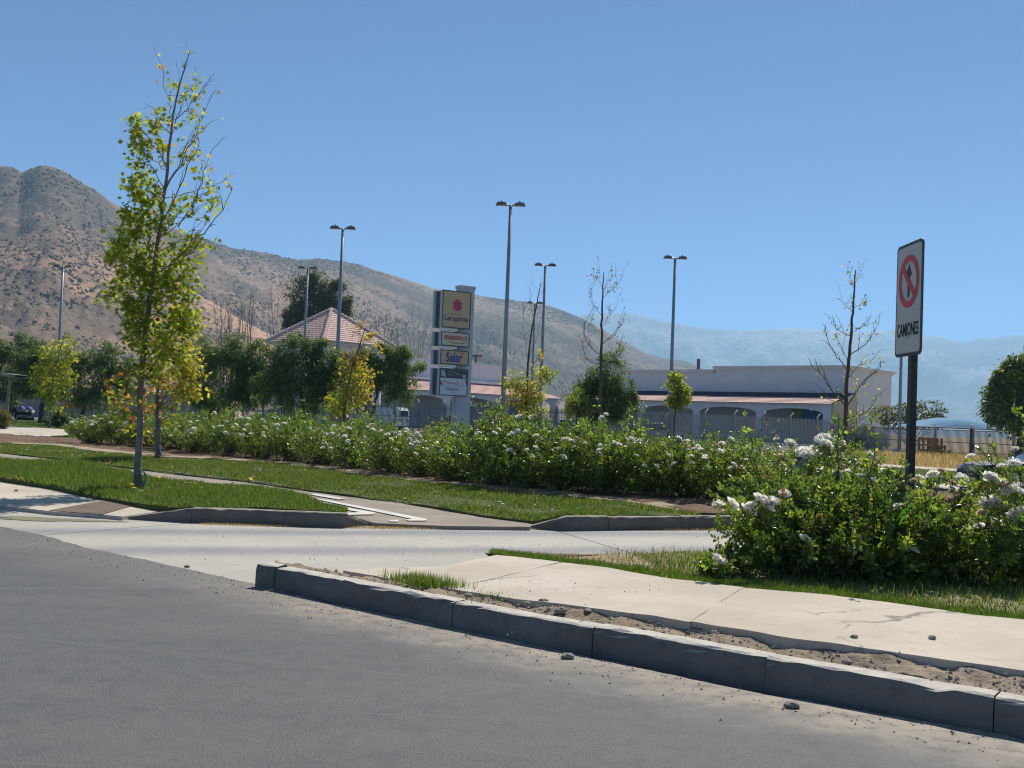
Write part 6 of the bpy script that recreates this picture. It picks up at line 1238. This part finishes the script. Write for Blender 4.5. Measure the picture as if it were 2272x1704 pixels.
def crumbs(name, pts, size, seed, z):
    rng = np.random.default_rng(seed); gm = G(); n = len(pts); T = np.array([[1, 0, 0], [-.5, .87, 0], [-.5, -.87, 0], [0, 0, .9]]); rz = rng.uniform(0, 6.28, n); s = size * rng.uniform(.4, 1.5, n)
    V = np.stack([T[:, 0] * np.cos(rz)[:, None] - T[:, 1] * np.sin(rz)[:, None], T[:, 0] * np.sin(rz)[:, None] + T[:, 1] * np.cos(rz)[:, None], np.tile(T[:, 2], (n, 1))], -1) * s[:, None, None] * rng.uniform(.6, 1.4, (n, 4, 1)) + np.c_[pts, z][:, None]; off = (np.arange(n) * 4)[:, None]
    gm.add(V.reshape(-1, 3), [np.concatenate([np.array(f)[None] + off for f in ((0, 1, 3), (1, 2, 3), (2, 0, 3))])]); o = gm.build(name, M_GRAVEL); o["kind"] = "stuff"
rng = np.random.default_rng(5); q = rng.random((800, 2)); DG = DIRTG; i_ = (q[:, 0] * 229).astype(int) + 10; j_ = 1 + (q[:, 1] * 11).astype(int); P = DG[i_, j_] + rng.normal(size=(800, 3)) * [.02, .02, 0]; crumbs("gravel", P[:, :2], .0105, 1, P[:, 2] + .012)
E_ = resample(edge[1:-1], 300); i_ = rng.integers(0, 299, 700); off = np.abs(rng.normal(size=700)) * .22 + .01; P = E_[i_, :2] - np.array([K_N.x, K_N.y]) * off[:, None] + rng.normal(size=(700, 2)) * .03; crumbs("road_grit", P, .006, 2, np.full(700, .0))
P = np.asarray([tuple(g(x, y, 0))[:2] for x, y in zip(rng.uniform(300, 1550, 70), rng.uniform(1185, 1250, 70))]); crumbs("lane_grit", P, .007, 3, np.full(70, -.012))
P = np.asarray([tuple(g(x, y, .16))[:2] for x, y in zip(rng.uniform(1000, 2270, 220), rng.uniform(1290, 1420, 220))]); crumbs("pavement_grit", P, .005, 4, np.full(220, .165))
# fallen petals on the far grass
rng = np.random.default_rng(8); n = 70; k = rng.integers(0, 199, n); t_ = rng.random((n, 1)); P = STR[k, 0] * (1 - t_) + STR[k, -1] * t_ + [0, 0, .045]; gm = G(); put_leaves(gm, T_DIAMOND, P, np.c_[rng.normal(size=(n, 2)), np.zeros(n)], np.tile([0, 0, 1.0], (n, 1)) + rng.normal(size=(n, 3)) * .3, rng.uniform(.05, .1, n), np.full((n, 3), .7), width=rng.uniform(.05, .1, n)); o = gm.build("fallen_petals", M_PETAL); o["kind"] = "stuff"

# ---- bike path markings (painted sheets just above the path)
def paint(pts, name="path_marking", z=ZP + .012): o = G().add([tuple(g(x, y, z)) for x, y in pts], np.arange(len(pts))[None]).build(name, M_PAINT); o["kind"] = "structure"
paint([(687, 1097), (700, 1095), (768, 1106), (752, 1108)]); paint([(703, 1108), (716, 1107), (948, 1151), (944, 1155), (906, 1155), (900, 1152), (914, 1151)]); paint([(738, 1126), (744, 1122), (834, 1137), (828, 1141), (774, 1142), (768, 1138), (800, 1136)]); paint([(862, 1154), (882, 1153), (884, 1157), (866, 1157)])
# thin board edging between path and grass strip
ed = [g(x, y, .045) for x, y in path_hi]; kerb_run(setting("path_edging"), [p + Vector((0, .02, .02)) for p in ed], .05, .05, 2.0, M_TIMBER, 1, chip=.004, depth=.1, seed=21)
# pale hose along the walk
hs = [g(-60, 974, .02), g(0, 972, .02), g(40, 971, .02), g(80, 968, .02), g(112, 967, .02)]; o = G().tube(resample(smooth_line(hs, 2), 24), .028, 6).build("water_pipe", M_CAP); tag(o, "pale pipe lying along the edge of the walk at left", "pipe")

# ---- scrub bushes scattered over the hillsides
def scrub(name, GR, n, smin, smax, seed, dens_sc, bias):
    rng = np.random.default_rng(seed); a, b = GR.shape[:2]; c = (GR[:-1, :-1] + GR[1:, 1:]) / 2; A = np.linalg.norm(np.cross(GR[1:, :-1] - GR[:-1, :-1], GR[:-1, 1:] - GR[:-1, :-1]), axis=-1)
    f = np.clip(fnoise(c.reshape(-1, 3), dens_sc, 4, seed) * 3.4 + bias, .03, 1.5).reshape(A.shape); p = (A * f).ravel(); p /= p.sum(); k = rng.choice(len(p), n, p=p); i, j = k // (b - 1), k % (b - 1); u, v = rng.random((2, n, 1))
    P = GR[i, j] * (1 - u) * (1 - v) + GR[i + 1, j] * u * (1 - v) + GR[i, j + 1] * (1 - u) * v + GR[i + 1, j + 1] * u * v
    T = np.array([[1, 0, 0], [.3, .95, 0], [-.8, .6, 0], [-.8, -.6, 0], [.3, -.95, 0], [.55, .2, .55], [-.1, .55, .6], [-.5, -.2, .6], [.1, -.5, .55], [0, 0, .85]]); F = [(0, 1, 5), (1, 6, 5), (1, 2, 6), (2, 7, 6), (2, 3, 7), (3, 8, 7), (3, 4, 8), (4, 0, 8), (0, 5, 8), (5, 6, 9), (6, 7, 9), (7, 8, 9), (8, 5, 9)]
    s = smin + (smax - smin) * rng.random(n) ** 2.2; V = T[None] * s[:, None, None] * rng.uniform(.65, 1.3, (n, 10, 1)) + P[:, None] - [0, 0, .2]; off = (np.arange(n) * 10)[:, None]
    col = palette([("sc1", 4), ("sc2", 3), ("sc3", 2)], n, rng, .25); gm = G(); gm.add(V.reshape(-1, 3), [np.concatenate([np.array(f_)[None] + off for f_ in F])], np.repeat(col, 10, axis=0)); o = gm.build(name, M_SCRUB); o["kind"] = "stuff"
scrub("hillside_scrub", HILLS["hill"], 20000, .5, 2.3, 3, .005, .2)
scrub("hillside_scrub", HILLS["hill_spur"], 6000, .4, 1.8, 4, .0075, .15)
n = 45; rng = np.random.default_rng(12); k = rng.normal(size=(n, 2)) * [1.3, .9]; P = np.c_[TP[0, 0] - .3 + k[:, 0], TP[0, 1] - .2 + k[:, 1], np.full(n, .165)]; gm = G(); put_leaves(gm, T_STAR, P, np.c_[rng.normal(size=(n, 2)), np.zeros(n)], np.tile([0, 0, 1.0], (n, 1)) + rng.normal(size=(n, 3)) * .35, rng.uniform(.06, .1, n), palette([("yel", 3), ("org", 2), ("brn", 3), ("dry", 1)], n, rng)); o = gm.build("fallen_leaves", M_LEAF); o["kind"] = "stuff"
